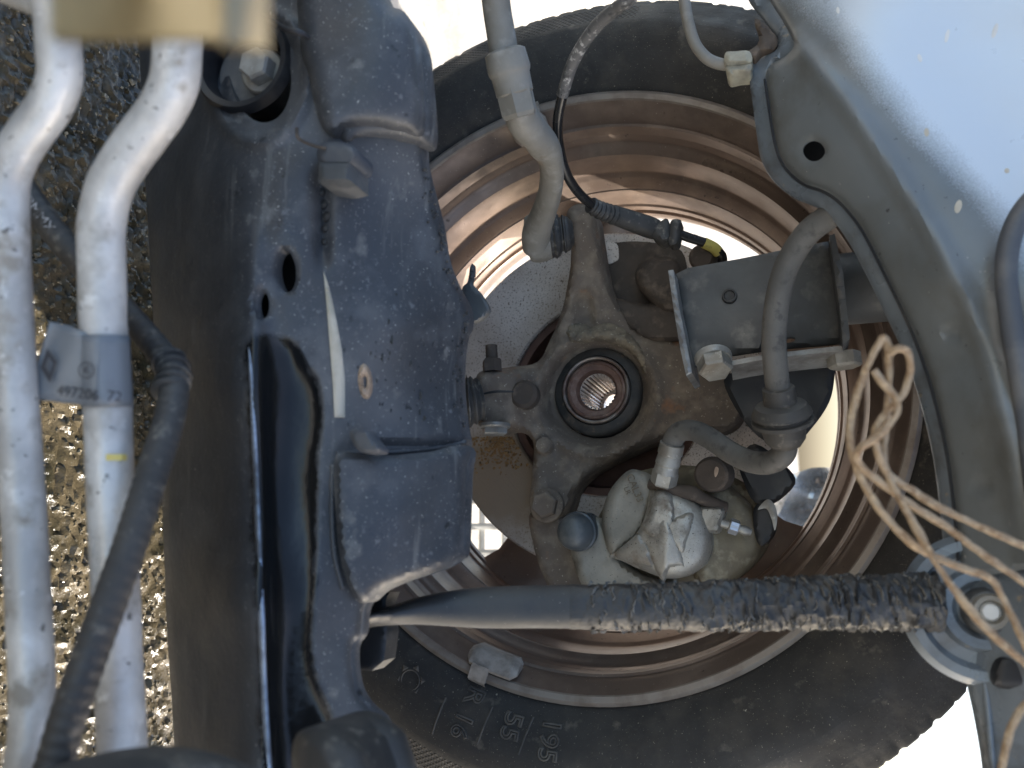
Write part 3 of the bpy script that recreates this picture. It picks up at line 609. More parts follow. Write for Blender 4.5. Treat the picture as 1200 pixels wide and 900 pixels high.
# ================================================================== brake caliper
def caliper():
    c = thing('brake_caliper', 'silver cast brake caliper with star-ribbed piston housing', 'brake caliper', at(770, 660, .0))
    # carrier arms that hold it to the knuckle
    relief('carrier', [(622, 600), (660, 606), (668, 622), (690, 628), (694, 660), (684, 692), (668, 700), (650, 700), (634, 668), (624, 634)], .034, M['cast'], c, step=5, er=.005, back=.02, wob=.0006, wf=120)
    relief('pad_carrier', [(676, 640), (700, 608), (730, 560), (800, 545), (862, 560), (896, 590), (900, 636), (872, 672), (830, 692), (740, 700), (690, 694)], .034, M['yoke'], c, step=6, er=.006, back=.028, wob=.001, wf=90)
    relief('yoke', [(836, 562), (858, 572), (884, 596), (896, 630), (880, 664), (850, 686), (820, 690), (812, 660), (822, 630), (818, 594)], lambda x, y: .016 + .00012 * (x - 830), M['yoke'], c, step=5, er=.008, back=.022, wob=.0008, wf=110)
    relief('lower_arm', [(668, 640), (676, 630), (696, 606), (712, 618), (722, 650), (748, 672), (790, 688), (760, 698), (700, 698), (680, 682)], .012, M['caliperrough'], c, step=5, er=.006, back=.02, wob=.0005, wf=120)
    # piston housing: plain lobe, dome, ribs
    relief('housing_lobe', [(740, 550), (729, 557), (714, 576), (706, 600), (707, 625), (716, 650), (734, 640), (752, 622), (762, 596), (768, 573), (762, 557), (752, 552)], .001, M['caliperrough'], c, step=4, er=.007, back=.035, wob=.0003, wf=150)
    def dome(x, y):
        d = np.hypot((x - 778) / 58, (y - 624) / 56); Y = .004 - .018 * np.sqrt(np.clip(1 - d * d * .85, 0, 1))
        return Y
    relief('piston_dome', [(764, 571), (785, 574), (806, 582), (822, 594), (829, 612), (834, 636), (827, 660), (806, 674), (782, 678), (752, 668), (730, 658), (715, 651), (732, 638), (748, 622), (757, 600)], dome, M['caliper'], c, step=4, er=.006, back=.04, wob=.0003, wf=150)
    def rib(x, y):
        return dome(x, y) - .0045 + .00016 * np.abs(x - (782 - (y - 620) * .06))
    relief('rib', [(746, 624), (760, 611), (780, 607), (790, 622), (797, 640), (806, 668), (795, 664), (785, 665), (776, 682), (768, 668), (758, 646)], rib, M['caliper'], c, step=3, er=.003, back=.012, round_=False)
    relief('rib', [(752, 622), (760, 600), (768, 574), (786, 577), (792, 606), (786, 624), (768, 632)], lambda x, y: dome(x, y) - .003, M['caliper'], c, step=4, er=.004, back=.012)
    relief('rib', [(778, 616), (800, 602), (810, 600), (814, 606), (806, 634), (800, 650), (790, 640)], lambda x, y: dome(x, y) - .0032, M['caliper'], c, step=4, er=.004, back=.012)
    relief('rib', [(717, 650), (748, 626), (760, 640), (768, 666), (745, 662)], lambda x, y: dome(x, y) - .002, M['caliper'], c, step=4, er=.0025, back=.012, round_=False)
    # inlet boss, bleed nipple
    relief('bleed_boss', [(818, 596), (830, 593), (848, 596), (846, 610), (840, 624), (822, 622), (814, 616)], -.004, M['caliper'], c, step=4, er=.0035, back=.03)
    a, b = at(843, 612, .002), at(880, 624, .008)
    o = tube('bleed_nipple', [a, a + (b - a) * .28, a + (b - a) * .3, a + (b - a) * .55, a + (b - a) * .57, a + (b - a) * .8, b], [.003, .003, .0046, .0046, .0026, .0034, .0022], M['zinc'], c, seg=10, n=2, spline=False)
    hexbolt(c, a + (b - a) * .32, b - a, M['chrome'], r=.0052, h=.006, name='nipple_hex')
    # dirty strip along the top of the housing
    tube('dust_strip', [at(762, 566, .000), at(785, 574, -.004), at(808, 578, -.004), at(830, 588, .000), at(850, 596, .006)], [.004, .0045, .005, .0045, .004], M['castdark'], c, seg=12, wob=.0015)
    # guide pins
    p = at(676, 623, .004)
    lathe('guide_pin_cap', [(0, -.015), (.0055, -.0145), (.0098, -.0115), (.0122, -.006), (.0128, 0), (.0138, .001), (.0138, .005), (.0118, .006), (.0118, .02)], p, M['pincap'], c, axis=(-.12, 1, .16), seg=40)
    p = at(836, 556, .004)
    lathe('guide_pin_head', [(0, -.010), (.0095, -.0095), (.0112, -.008), (.0120, -.003), (.0120, .012)], p, M['castdark'], c, axis=(-.1, 1, .1), seg=32)
    relief('paint_dab', [(839, 547), (842, 549), (841, 555), (838, 559), (837, 552)], -.0072, M['tan'], c, step=3, er=.0003, back=.001)
    # shim clip on the carrier's far end
    relief('pad_clip', [(884, 594), (902, 588), (909, 606), (906, 626), (892, 640), (884, 624)], .020, M['darksteel'], c, step=4, er=.002, back=.03)
    relief('clip_tongue', [(888, 597), (899, 585), (908, 592), (911, 606), (908, 622), (904, 608), (898, 596)], .0165, M['zinc'], c, step=3, er=.0006, back=.001)
    # dark backing plate behind the arm (pad edge)
    relief('brake_pad', [(664, 640), (672, 638), (682, 668), (686, 694), (672, 690), (664, 664)], .046, M['darksteel'], c, step=5, er=.002, back=.012)
    # cast marks
    p = at(744, 572, -.0012)
    text('cast_lettering', 'CAL33', .0072, p, at(752, 590, 0) - at(738, 556, 0), at(757, 570, 0) - at(744, 576, 0), M['yoke'], c, depth=.0003)
    p = at(735, 575, -.0008)
    text('cast_lettering', 'LR', .0050, p, at(752, 590, 0) - at(738, 556, 0), at(757, 570, 0) - at(744, 576, 0), M['yoke'], c, depth=.0003)
caliper()

# ================================================================== strut and its clamp
def strut():
    s = thing('suspension_strut', 'grey suspension strut with folded clamp bolted to the knuckle', 'strut', at(830, 420, -.02))
    def pf(x, y): return -.040 + .010 * ((np.asarray(x) - 880) / 90) ** 2 * .4 + .00006 * (np.asarray(y) - 350)
    relief('clamp_plate', [(790, 322), (806, 314), (868, 303), (912, 294), (974, 282), (982, 320), (990, 380), (988, 402), (940, 406), (892, 411), (852, 417), (826, 424), (808, 432), (800, 396)], pf, M['bracket'], s, step=6, er=.003, back=.004, round_=False,
           holes=[ell(925, 404.5 - 6, 7, 3.2, 10, -10)])
    # turned-out flanges
    relief('clamp_flange', [(783, 317), (789, 316), (796, 360), (804, 400), (811, 437), (804, 440), (797, 408), (789, 360)], -.058, M['brush'], s, step=4, er=.001, back=.045, round_=False)
    relief('clamp_flange', [(972, 276), (978, 274), (988, 320), (996, 396), (988, 406), (984, 360)], -.060, M['bracket'], s, step=5, er=.001, back=.04, round_=False)
    # lower lip with the light catching it
    V = []; F = []
    pts = [(856, 423), (876, 419), (900, 415), (950, 409), (988, 405)]
    for i, (x, y) in enumerate(pts):
        a = at(x, y, -.047); V += [a, a + np.array([.004, .026, -.001]), a + np.array([.007, .026, -.001]), a + np.array([.003, 0, 0])]
    for i in range(4):
        for j in range(4): F.append((i * 4 + j, i * 4 + (j + 1) % 4, i * 4 + 4 + (j + 1) % 4, i * 4 + 4 + j))
    mesh('clamp_lip', V, F, M['brush'], s)
    lathe('dimple', [(0, -.0005), (.003, -.0008), (.0035, -.002), (.0045, -.0018), (.005, .001)], at(855, 347, -.0405), M['darksteel'], s, seg=20)
    bp = at(836, 421, -.052)
    ax = at(841, 446, -.060) - bp
    lathe('bolt_flange', [(0, .002), (.0105, .002), (.0115, 0), (.0115, -.002), (0, -.002)], bp, M['zinc'], s, axis=ax, seg=28)
    hexbolt(s, bp + ax / np.linalg.norm(ax) * .002, ax, M['zinc'], r=.0105, h=.0085, name='bolt')
    bp = at(988, 414, -.035); hexbolt(s, bp, at(992, 440, -.035) - bp, M['tierod'], r=.010, h=.009, name='bolt')
    tube('damper_tube', [at(880, 350, .005), at(1000, 338, -.003), at(1120, 326, -.01), at(1260, 314, -.016)], .0235, M['bracket'], s, seg=32, n=4)
    lathe('spring_seat', [(.0235, -.004), (.055, -.006), (.060, -.002), (.058, .002), (.0235, .003)], at(1090, 330, -.008), M['darksteel'], s, axis=at(1200, 320, -.012) - at(1000, 338, -.003), seg=48)
    # dark guard plate under the clamp
    relief('hose_bracket', [(848, 446), (870, 434), (920, 424), (976, 416), (978, 440), (972, 470), (952, 500), (928, 522), (896, 516), (868, 488)], -.012, M['darksteel'], s, step=6, er=.003, back=.004)
    relief('guard_tab', [(866, 540), (885, 520), (920, 545), (932, 566), (906, 590), (884, 588), (872, 566)], .018, M['darksteel'], s, step=5, er=.003, back=.006)
strut()

def brake_hose():
    h = thing('brake_hose', 'dusty grey brake hose bending from the wing panel to the caliper', 'hose', at(917, 500, -.06))
    Y0 = -.092
    tube('hose', [at(985, 246, -.125), at(968, 256, -.123), at(944, 276, -.118), at(922, 312, -.110), at(911, 352, -.103), at(907, 396, -.097), at(909, 432, -.092), at(913, 464, -.085)], .0068, M['hose'], h, seg=20)
    tube('hose', [at(921, 516, -.070), at(918, 532, -.066), at(902, 542, -.060), at(880, 541, -.052), at(856, 530, -.044), at(834, 515, -.037), at(814, 505, -.030), at(797, 506, -.024), at(788, 518, -.019), at(785, 532, -.016)], .0068, M['hose'], h, seg=20)
    a, b = at(912, 454, -.088), at(921, 522, -.070)
    def q(t): return a + (b - a) * t
    tube('collar', [q(0), q(.01), q(.3), q(.31)], [.0075, .0088, .0092, .0075], M['rubber'], h, seg=20, n=1, spline=False)
    tube('grommet', [q(.26), q(.30), q(.42), q(.46), q(.47), q(.53), q(.54), q(.60), q(.62), q(.64), q(.88), q(1.)], [.0095, .0140, .0165, .0168, .0150, .0150, .0172, .0172, .015, .0128, .0115, .0085], M['rubber'], h, seg=32, n=2, spline=False)
    p = at(893, 492, -.080); tube('retaining_clip', [at(890, 489, -.080), at(905, 497, -.090), at(925, 496, -.093), at(944, 489, -.086)], .0013, M['darksteel'], h, seg=8)
    a, b = at(788, 519, -.019), at(777, 567, -.008)
    tube('crimp_sleeve', [q(0), q(.02), q(.25), q(.28), q(.5), q(.53), q(.72), q(.74)], [.007, .0082, .0084, .0076, .0084, .0078, .0084, .007], M['zinc'], h, seg=16, n=1, spline=False)
    hexbolt(h, q(.7), b - a, M['zinc'], r=.0088, h=float(np.linalg.norm(b - a)) * .32, name='hose_nut')
brake_hose()

# ================================================================== tie rod, sensor lead, brake pipe
def tie_rod():
    t = thing('tie_rod', 'dusty grey tie rod with lock nut curving down to the knuckle arm', 'tie rod', at(630, 300, -.01))
    Yt = -.16
    tube('rod', [at(556, -360, -.27), at(576, -60, -.205), at(581, 0, -.19), at(587, 40, -.182), at(592, 70, -.176)], [.0078, .0078, .0078, .0080, .0080], M['tierod'], t, seg=24)
    a, b = at(591, 58, -.178), at(604, 112, -.166)
    def q(u): return a + (b - a) * u
    tube('lock_nut', [q(0), q(.06), q(.42), q(.50), q(.56), q(.95), q(1)], [.0088, .0115, .0122, .0118, .0110, .0106, .0090], M['tierod'], t, seg=20, n=2, spline=False)
    hexbolt(t, q(.86), b - a, M['tierod'], r=.0108, h=float(np.linalg.norm(b - a)) * .62, name='rod_end_hex', rot=.4)
    tube('rod_end', [at(606, 116, -.164), at(614, 142, -.150), at(634, 166, -.128), at(646, 192, -.104), at(645, 222, -.080), at(637, 250, -.056), at(629, 272, -.036), at(628, 292, -.022)], [.0088, .0100, .0096, .0090, .0092, .0098, .0108, .0100], M['tierod'], t, seg=24, flat=[1, 1, .8, .75, .75, .8, .9, .9])
    e0, e1 = at(617, 281, -.022), at(646, 276, -.018); ax = e1 - e0
    tube('eye', [e0, e0 + ax * .1, e0 + ax * .5, e0 + ax * .9, e1], [.012, .0165, .0178, .0165, .015], M['tierod'], t, seg=32, n=3)
    f1 = at(672, 273, -.014); bx = f1 - e1
    tube('boot', [e1 - bx * .1, e1 + bx * .25, e1 + bx * .45, e1 + bx * .6, e1 + bx * .85, f1], [.0160, .0165, .0125, .0135, .0110, .0075], M['rubber'], t, seg=28, n=4, mod=lambda L: 1 + .035 * np.sin(L * 1900))
tie_rod()
def sensor():
    s = thing('sensor_cable', 'thin worn sensor cable looping down to a ribbed boot above the hub', 'cable', at(760, 268, .0))
    tube('cable', [at(960, -300, -.19), at(800, -70, -.195), at(740, -4, -.185), at(722, 10, -.178), at(696, 34, -.165), at(672, 72, -.148), at(659, 112, -.132)], [.0036] * 7, M['braid'], s, seg=14)
    tube('bare_cable', [at(660, 108, -.134), at(654, 140, -.120), at(655, 170, -.104), at(664, 204, -.085), at(680, 228, -.066), at(698, 243, -.05)], [.0032] * 6, M['cablegloss'], s, seg=14)
    tube('ribbed_boot', [at(692, 240, -.053), at(702, 246, -.046), at(722, 253, -.034)], [.0052, .0058, .0064], M['rubber'], s, seg=20, n=16, mod=lambda L: 1 + .10 * np.sin(L * 1600))
    tube('boot_sleeve', [at(720, 252, -.034), at(740, 259, -.026), at(760, 266, -.018), at(768, 269, -.014)], [.0066, .0072, .0076, .0072], M['rubber'], s, seg=20)
    relief('cable_clip', [(762, 256), (772, 260), (780, 256), (784, 260), (784, 276), (778, 284), (766, 278), (760, 268)], -.022, M['rubber'], s, step=4, er=.002, back=.014)
    relief('cable_clip', [(787, 258), (798, 258), (797, 268), (794, 284), (784, 286), (784, 272)], -.020, M['rubber'], s, step=4, er=.002, back=.012)
    tube('cable', [at(790, 272, -.012), at(806, 278, -.006), at(824, 284, .0), at(836, 290, .004), at(846, 300, .010), at(846, 310, .018)], [.0034] * 6, M['cablegloss'], s, seg=12)
    tube('yellow_tape', [at(825, 284.5, .000), at(836, 290, .004), at(842, 296, .008)], [.0040] * 3, M['yellow'], s, seg=12)
    lathe('sensor_head', [(0, -.012), (.0075, -.011), (.0095, -.007), (.0095, .012)], at(825, 303, .018), M['castdark'], s, axis=(-.2, 1, .1), seg=24)
sensor()
def brake_pipe():
    b = thing('brake_pipe', 'bent grey brake pipe held by an ivory clip at the wing corner', 'pipe', at(850, 76, -.12))
    tube('pipe', [at(770, -360, -.16), at(796, -60, -.15), at(802, 0, -.14), at(807, 28, -.136), at(815, 52, -.132), at(828, 68, -.130), at(844, 75, -.128), at(862, 76, -.127)], .0033, M['tierod'], b, seg=14)
    relief('clip_half', [(850, 62), (862, 60), (878, 60), (881, 72), (868, 75), (851, 76)], -.135, M['clip'], b, step=4, er=.002, back=.014)
    relief('clip_half', [(851, 77.5), (868, 76), (880, 74), (879, 84), (866, 86), (854, 88)], -.134, M['clip'], b, step=4, er=.002, back=.013)
brake_pipe()
def wing():
    w = thing('inner_wing_panel', 'grey inner wing panel with silver-blue overspray and rolled edge flange', 'body panel', at(1150, 880, -.15))
    edge = [(740, -420), (800, -240), (862, -60), (874, -8), (898, 26), (912, 46), (908, 60), (888, 66), (878, 84), (882, 120), (887, 160), (892, 186), (906, 210), (930, 230), (954, 240), (974, 254), (996, 284), (1020, 330), (1046, 384), (1064, 424), (1080, 474), (1094, 534), (1103, 600), (1108, 656)]
    low = [(1094, 684), (1085, 712), (1092, 744), (1116, 770), (1130, 790), (1138, 820), (1146, 860), (1152, 900), (1160, 980)]
    inner = [(764, -420), (824, -240), (886, -60), (899, -8), (918, 24), (931, 50), (920, 66), (903, 76), (897, 92), (901, 120), (907, 158), (914, 184), (926, 202), (944, 216), (966, 224), (986, 238), (1010, 268), (1036, 318), (1062, 372), (1080, 416), (1096, 468), (1110, 530), (1119, 598), (1124, 656)]
    base = rbf([(890, 0, -.118), (890, 150, -.122), (940, 225, -.126), (1040, 370, -.132), (1100, 560, -.138), (1110, 700, -.142), (1150, 900, -.142), (960, 60, -.150), (1000, 180, -.156), (1100, 330, -.166), (1180, 560, -.170), (1200, 800, -.160), (1100, 60, -.150), (1200, 200, -.152), (1300, 300, -.17), (1300, -100, -.155), (1000, -60, -.148), (1300, 900, -.165), (1150, 400, -.164), (1160, 480, -.172)])
    def pan(x, y):
        Y = base(x, y)
        FL = np.array([(930, 50), (992, 120), (1040, 190), (1090, 270), (1132, 350), (1160, 430), (1180, 510), (1196, 600), (1206, 660)], float)
        q = np.stack([np.ravel(x), np.ravel(y)], 1); Y = Y - .0042 * np.exp(-(segd(q, FL[:-1], FL[1:]) / 13) ** 2)
        for (a, b, r) in ((1116, 391, 13), (1150, 571, 14)): Y = Y + .0016 * sstep(r, r - 3, np.hypot(x - a, (y - b) * 1.3))
        return Y
    # panel proper (a step in front of the rolled flange)
    relief('panel', inner + [(1130, 676), (1200, 668), (1330, 650), (1640, 600), (1640, -420), (800, -420)], lambda x, y: pan(x, y) - .004, M['wing'], w, holes=[ell(954, 176, 13, 13, 24)], step=6, er=.004, back=.0025)
    relief('inner_skin', [(930, 60), (1000, 60), (1060, 180), (1000, 216), (940, 204), (922, 160)], -.118, M['darksteel'], w, step=14, er=0, back=.002)
    relief('flange', edge + [(1118, 668)] + [(a + 3, b - 2) for a, b in inner[::-1]], lambda x, y: base(x, y) + .001, M['wingflange'], w, step=6, er=.0022, back=.0025)
    relief('lower_panel', [(1108, 658), (1130, 672), (1200, 664), (1330, 648), (1640, 598), (1640, 1300), (1200, 1300)] + low[::-1], lambda x, y: base(x, y) + .002, M['wingflange'], w, step=7, er=.003, back=.003)
    # outer wing and its top ledge, above and behind the wheel (out of the frame): added to shade the bay
    arch = [(-1.1, .66)] + [(.40 * math.sin(R(a)), .305 + .40 * math.cos(R(a))) for a in range(-28, 49, 4)] + [(.36, .572), (1.2, .57)]
    n = len(arch); V = [(x, .205, z) for x, z in arch] + [(x, .200, .93) for x, z in arch] + [(x, -.16, .95) for x, z in arch]
    F = [(i, i + 1, n + i + 1, n + i) for i in range(n - 1)] + [(n + i, n + i + 1, 2 * n + i + 1, 2 * n + i) for i in range(n - 1)]
    o = mesh('shading_outer_skin', V, F, M['wingflange'], w); md = o.modifiers.new('t', 'SOLIDIFY'); md.thickness = .002
    tube('seam', [at(x - 1, y + 1, float(base(x, y)[0]) - .0035) for x, y in [(897, 92), (901, 120), (907, 158), (914, 184), (926, 202), (944, 216), (966, 224), (986, 238), (1010, 268), (1036, 318), (1062, 372), (1080, 416), (1096, 468), (1110, 530), (1119, 598), (1124, 656)]], .0008, M['darksteel'], w, seg=6)
    c = at(1150, 714, -.146)
    lathe('dished_boss', [(0, -.001), (.010, -.002), (.0125, -.006), (.0165, -.0065), (.0185, -.002), (.0235, -.001), (.026, -.004), (.030, -.0035), (.033, .002)], c, M['wingflange'], w, seg=64, axis=(0, 1, 0))
    for (x, y, a, b_) in ((1110, 42, 2.5, 8), (1166, 36, 3, 9), (1078, 68, 2.5, 5), (1086, 155, 3, 5), (1123, 242, 4, 8), (982, 12, 2, 4), (1180, 200, 3, 3)):
        relief('paint_chip', ell(x, y, a, b_, 8, random.uniform(-20, 20)), lambda x, y: pan(x, y) - .0043, M['white' if y < 100 else 'cream'], w, step=2.5, er=.0002, back=.0006)
    # grey dirt and rust at the corner
    relief('corner_rust', [(884, 22), (898, 30), (911, 46), (907, 58), (893, 62), (884, 70), (876, 62), (890, 48)], -.131, M['castdark'], w, step=4, er=.002, back=.004, wob=.001, wf=200)
    # long ridge down the lower part
    tube('ridge', [at(1144, 765, -.146), at(1154, 800, -.147), at(1160, 860, -.147), at(1166, 930, -.147)], .0014, M['wingflange'], w, seg=10)
wing()
def boss_bolt():
    c = at(1157, 716, -.150)
    b = thing('flanged_bolt', 'bright-centred steel bolt at the end of the scaly bar', 'bolt', c)
    lathe('bolt_flange', [(.0045, -.007), (.0085, -.006), (.0100, -.003), (.0105, .001), (0, .002)], c, M['bracket'], b, seg=40)
    lathe('socket_rim', [(.0042, -.0062), (.0052, -.0095), (.0068, -.0095), (.0078, -.006)], c, M['tierod'], b, seg=24)
    lathe('bolt_centre', [(0, -.0085), (.0030, -.0082), (.0042, -.0068), (.0044, -.004)], c, M['white'], b, seg=24)
boss_bolt()
solo(relief('rubber_stop', [(1168, 772), (1200, 768), (1240, 772), (1240, 806), (1200, 808), (1165, 803)], -.158, M['black'], step=5, er=.004, back=.02), 'small black rubber block on the panel below the bolt', 'rubber block')
solo(tube('seal_strip', [at(x, y, -.184) for x, y in [(1420, 170), (1320, 176), (1260, 200), (1212, 232), (1188, 268), (1179, 316), (1186, 384), (1198, 454), (1210, 534), (1221, 624), (1231, 704), (1236, 800), (1240, 900)]], .0045, M['navy'], seg=18, flat=.7), 'dark rubber seal curving along the edge of the wing panel', 'seal')

# ================================================================== stay bar with peeling underseal
def bar():
    b = thing('stay_bar', 'long grey stay bar crossing below the caliper, its underseal peeling', 'bar', at(432, 722, -.215))
    P = [(418, 731, -.222), (436, 726, -.216), (456, 722, -.210), (490, 716, -.204), (530, 713, -.199), (570, 712, -.194), (640, 711, -.186), (720, 711, -.178)]
    tube('flattened_end', [at(*p) for p in P], [.0028, .0032, .0042, .0062, .0082, .0094, .0098, .0100], M['barpaint'], b, seg=28, flat=[4.6, 4.2, 3.2, 2.0, 1.3, 1.05, 1, 1], n=10)
    # coated length: rough, ringed with cracks
    pts = np.array([at(x, y, Y) for x, y, Y in [(668, 711, -.183), (720, 711, -.178), (800, 710, -.171), (900, 708, -.163), (1000, 706, -.155), (1098, 705, -.148)]])
    A = cr(pts, 60); L = np.r_[0, np.cumsum(np.linalg.norm(np.diff(A, axis=0), axis=1))]
    T = np.gradient(A, axis=0); T /= np.linalg.norm(T, axis=1)[:, None]; V = []; F = []; seg = 56
    for i in range(len(A)):
        u = np.array([0, 1, 0]) - T[i] * T[i][1]; u /= np.linalg.norm(u); w = np.cross(T[i], u)
        for k in range(seg):
            a = 2 * math.pi * k / seg; d = u * math.cos(a) + w * math.sin(a)
            q = Vector(A[i] + d * .01); grow = float(sstep(0, .11, L[i] + .05 * noise.noise(q * 45))); r0 = .0101 + .0004 * grow + .0024 * sstep(.03, .28, L[i])
            n1 = noise.noise(Vector((L[i] * 150 + 2.2 * noise.noise(q * 60), math.cos(a) * .9, math.sin(a) * .9)))
            n2 = noise.noise(q * 170); n3 = noise.noise(q * 420)
            r = r0 + grow * (.0017 * max(0, 1 - abs(n1) * 6) + .0012 * n2 + .0008 * n3)
            V.append(A[i] + d * r)
    for i in range(len(A) - 1):
        for k in range(seg): F.append((i * seg + k, i * seg + (k + 1) % seg, (i + 1) * seg + (k + 1) % seg, (i + 1) * seg + k))
    F.append(tuple(range(seg))[::-1]); F.append(tuple((len(A) - 1) * seg + k for k in range(seg)))
    mesh('coating', V, F, M['underseal'], b)
    # curled flakes along the cracks
    V = []; F = []
    for j in range(170):
        i = int(len(A) * min(.97, max(.12, random.random() ** .8))); a = random.uniform(1.2, 5.2); u = np.array([0, 1, 0]) - T[i] * T[i][1]; u /= np.linalg.norm(u); w = np.cross(T[i], u)
        r = .0108 + .0026 * float(sstep(0, .28, L[i])); ln = random.randint(3, 8); b0 = len(V); slant = random.uniform(-.22, .22)
        for m in range(ln):
            aa = a + m * .12; d = u * math.cos(aa) + w * math.sin(aa); c = A[i] + T[i] * (slant * .0022 * m + .0007 * random.uniform(-1, 1))
            hh = .0013 * math.sin(math.pi * (m + .4) / ln) * random.uniform(.6, 1.2); wd = .0002 + .0004 * random.random()
            V += [c + d * r - T[i] * wd, c + d * (r + hh) - T[i] * wd * .2, c + d * r + T[i] * wd]
        for m in range(ln - 1):
            for e in range(2): F.append((b0 + m * 3 + e, b0 + m * 3 + e + 1, b0 + m * 3 + 4 + e, b0 + m * 3 + 3 + e))
    o = mesh('underseal_flakes', V, F, M['flake'], b); o['kind'] = 'stuff'
    relief('end_bracket', [(417, 752), (432, 700), (446, 692), (456, 694), (452, 704), (454, 742), (450, 774), (436, 786), (416, 786)], -.203, M['barpaint'], b, step=5, er=.0012, back=.012, round_=False)
bar()

# ================================================================== subframe
def subframe():
    s = thing('front_subframe', 'large dusty black pressed-steel subframe between the pipes and the wheel', 'subframe', at(300, 880, -.26))
    base = rbf([(165, -60, -.240), (170, 200, -.238), (185, 450, -.236), (196, 700, -.236), (206, 930, -.236), (225, -60, -.266), (240, 200, -.276), (255, 450, -.276), (268, 700, -.276), (280, 930, -.276),
                (290, 300, -.282), (330, 100, -.280), (400, 250, -.266), (370, 350, -.270), (460, 60, -.262), (500, 130, -.250), (500, 240, -.232), (420, 400, -.258), (480, 380, -.240), (530, 340, -.212), (548, 370, -.200), (545, 450, -.196), (500, 500, -.222), (430, 520, -.246),
                (545, 600, -.200), (470, 600, -.236), (400, 600, -.252), (400, 750, -.252), (430, 800, -.244), (440, 900, -.244), (330, 930, -.27), (345, 450, -.27), (330, 650, -.272)])
    out = [(120, -380), (150, -80), (163, 60), (170, 200), (178, 350), (187, 500), (194, 700), (203, 860), (208, 960), (222, 1240), (440, 1240), (438, 960), (448, 880), (452, 848), (430, 826), (417, 802), (414, 760), (424, 742), (428, 712), (444, 694), (472, 682), (512, 669), (534, 656), (541, 640), (543, 560), (548, 520), (545, 500),
           (540, 450), (543, 400), (550, 380), (548, 358), (534, 332), (522, 300), (515, 258), (500, 200), (496, 168), (497, 100), (488, 42), (468, 12), (440, -4), (430, -80), (420, -380)]
    CH = [(290, 400), (318, 392), (346, 402), (362, 428), (376, 452), (378, 500), (372, 560), (372, 640), (369, 700), (366, 760), (376, 806), (390, 840), (400, 880), (404, 952), (412, 1200), (318, 1200), (308, 952), (304, 860), (299, 740), (294, 600), (289, 470)]
    cx = cr(CH, 3, True)
    def yf(x, y):
        Y = base(x, y)
        xr = 296 + .022 * (y - 400); Y = Y - .007 * np.where(x < xr, np.exp(-((x - xr) / 34) ** 2), np.exp(-((x - xr) / 15) ** 2)) * sstep(180, 420, y)      # rolled ridge of the beam
        d = np.hypot((x - 303) / 52, (y - 88) / 70); Y = Y + .004 * sstep(1.05, .85, d) - .003 * np.exp(-((d - 1.12) / .12) ** 2)
        Y = Y + .006 * np.exp(-((x - 378) / 9) ** 2) * sstep(190, 220, y) * sstep(330, 280, y)      # spot-weld gutter
        Y = Y + .004 * sstep(512, 524, y) * sstep(560, 530, y) * sstep(390, 430, x)
        q = np.stack([np.ravel(x), np.ravel(y)], 1); dd = segd(q, cx, np.roll(cx, -1, 0)); Y = Y + np.where(inside(q, cx), .0045 * (1 - np.exp(-dd / 10)) * sstep(300, 345, q[:, 0]), 0)
        return Y
    def gl(x, y):                            # signed pixels inside the glossy channel
        q = np.stack([np.ravel(x), np.ravel(y)], 1); dd = segd(q, cx, np.roll(cx, -1, 0)); return np.where(inside(q, cx), dd, -dd)
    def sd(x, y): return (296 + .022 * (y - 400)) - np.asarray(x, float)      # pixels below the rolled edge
    relief('beam', out, yf, M['beam'], s, step=5, er=.005, back=.006, wob=.0003, wf=45,
           holes=[ell(334, 317, 12.5, 26, 22, -6), ell(306, 356, 9.5, 18, 18, -6), ell(305, 88, 36, 56, 32, -8)], attrs={'gloss': gl, 'side': sd})
    # box section closed behind, so the holes look into the dark
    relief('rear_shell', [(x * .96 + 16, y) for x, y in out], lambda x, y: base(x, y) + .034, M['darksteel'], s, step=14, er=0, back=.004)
    # pressed pads
    relief('upper_pad', [(346, -200), (420, -200), (430, -70), (452, 0), (474, 14), (491, 44), (497, 90), (501, 148), (495, 164), (474, 158), (440, 150), (408, 150), (388, 158), (374, 140), (362, 90), (350, 30)], lambda x, y: base(x, y) - .011 - .006 * np.exp(-(((x - 450) / 60) ** 2 + ((y - 70) / 90) ** 2)), M['sub'], s, step=6, er=.009, back=.012, wob=.0002, wf=45)
    relief('lower_pad', [(392, 540), (404, 530), (440, 534), (500, 530), (546, 522), (545, 560), (542, 640), (534, 656), (512, 668), (472, 681), (444, 693), (428, 706), (416, 700), (400, 660), (393, 600)], lambda x, y: base(x, y) - .009, M['sub'], s, step=6, er=.005, back=.010, wob=.0002, wf=45)
    # deep mounting bush with its bolt
    m = mpx(-.26, 305, 88); c = at(304, 90, -.262); ax = np.array([-.10, 1, -.12])
    lathe('bush_cup', [(50 * m, -.014), (46 * m, -.019), (40 * m, -.018), (37 * m, -.012), (36 * m, .010), (0, .012)], c, M['black'], s, axis=ax, seg=56)
    lathe('bush_plate', [(34 * m, .004), (33 * m, -.004), (28 * m, -.007), (0, -.0075)], c + np.array([.001, 0, -.003]), M['bracket'], s, axis=ax, seg=48)
    hexbolt(s, at(308, 84, -.271), -ax, M['zinc'], r=.0078, h=.010, washer=.0108, wm=M['tierod'], name='bush_bolt', rot=.3)
    tube('edge_highlight', [at(x, y, float(yf(np.array([x]), np.array([y]))[0]) + .0002) for x, y in [(291, 396), (294, 440), (297, 500), (300, 560), (303, 640), (306, 720), (309, 800), (313, 880), (317, 950)]], [.0003, .0009, .0012, .0014, .0013, .0015, .0014, .0016, .0016], M['highlight'], s, seg=12, flat=.6)  # thin pale strip standing in for the sky highlight on the ridge
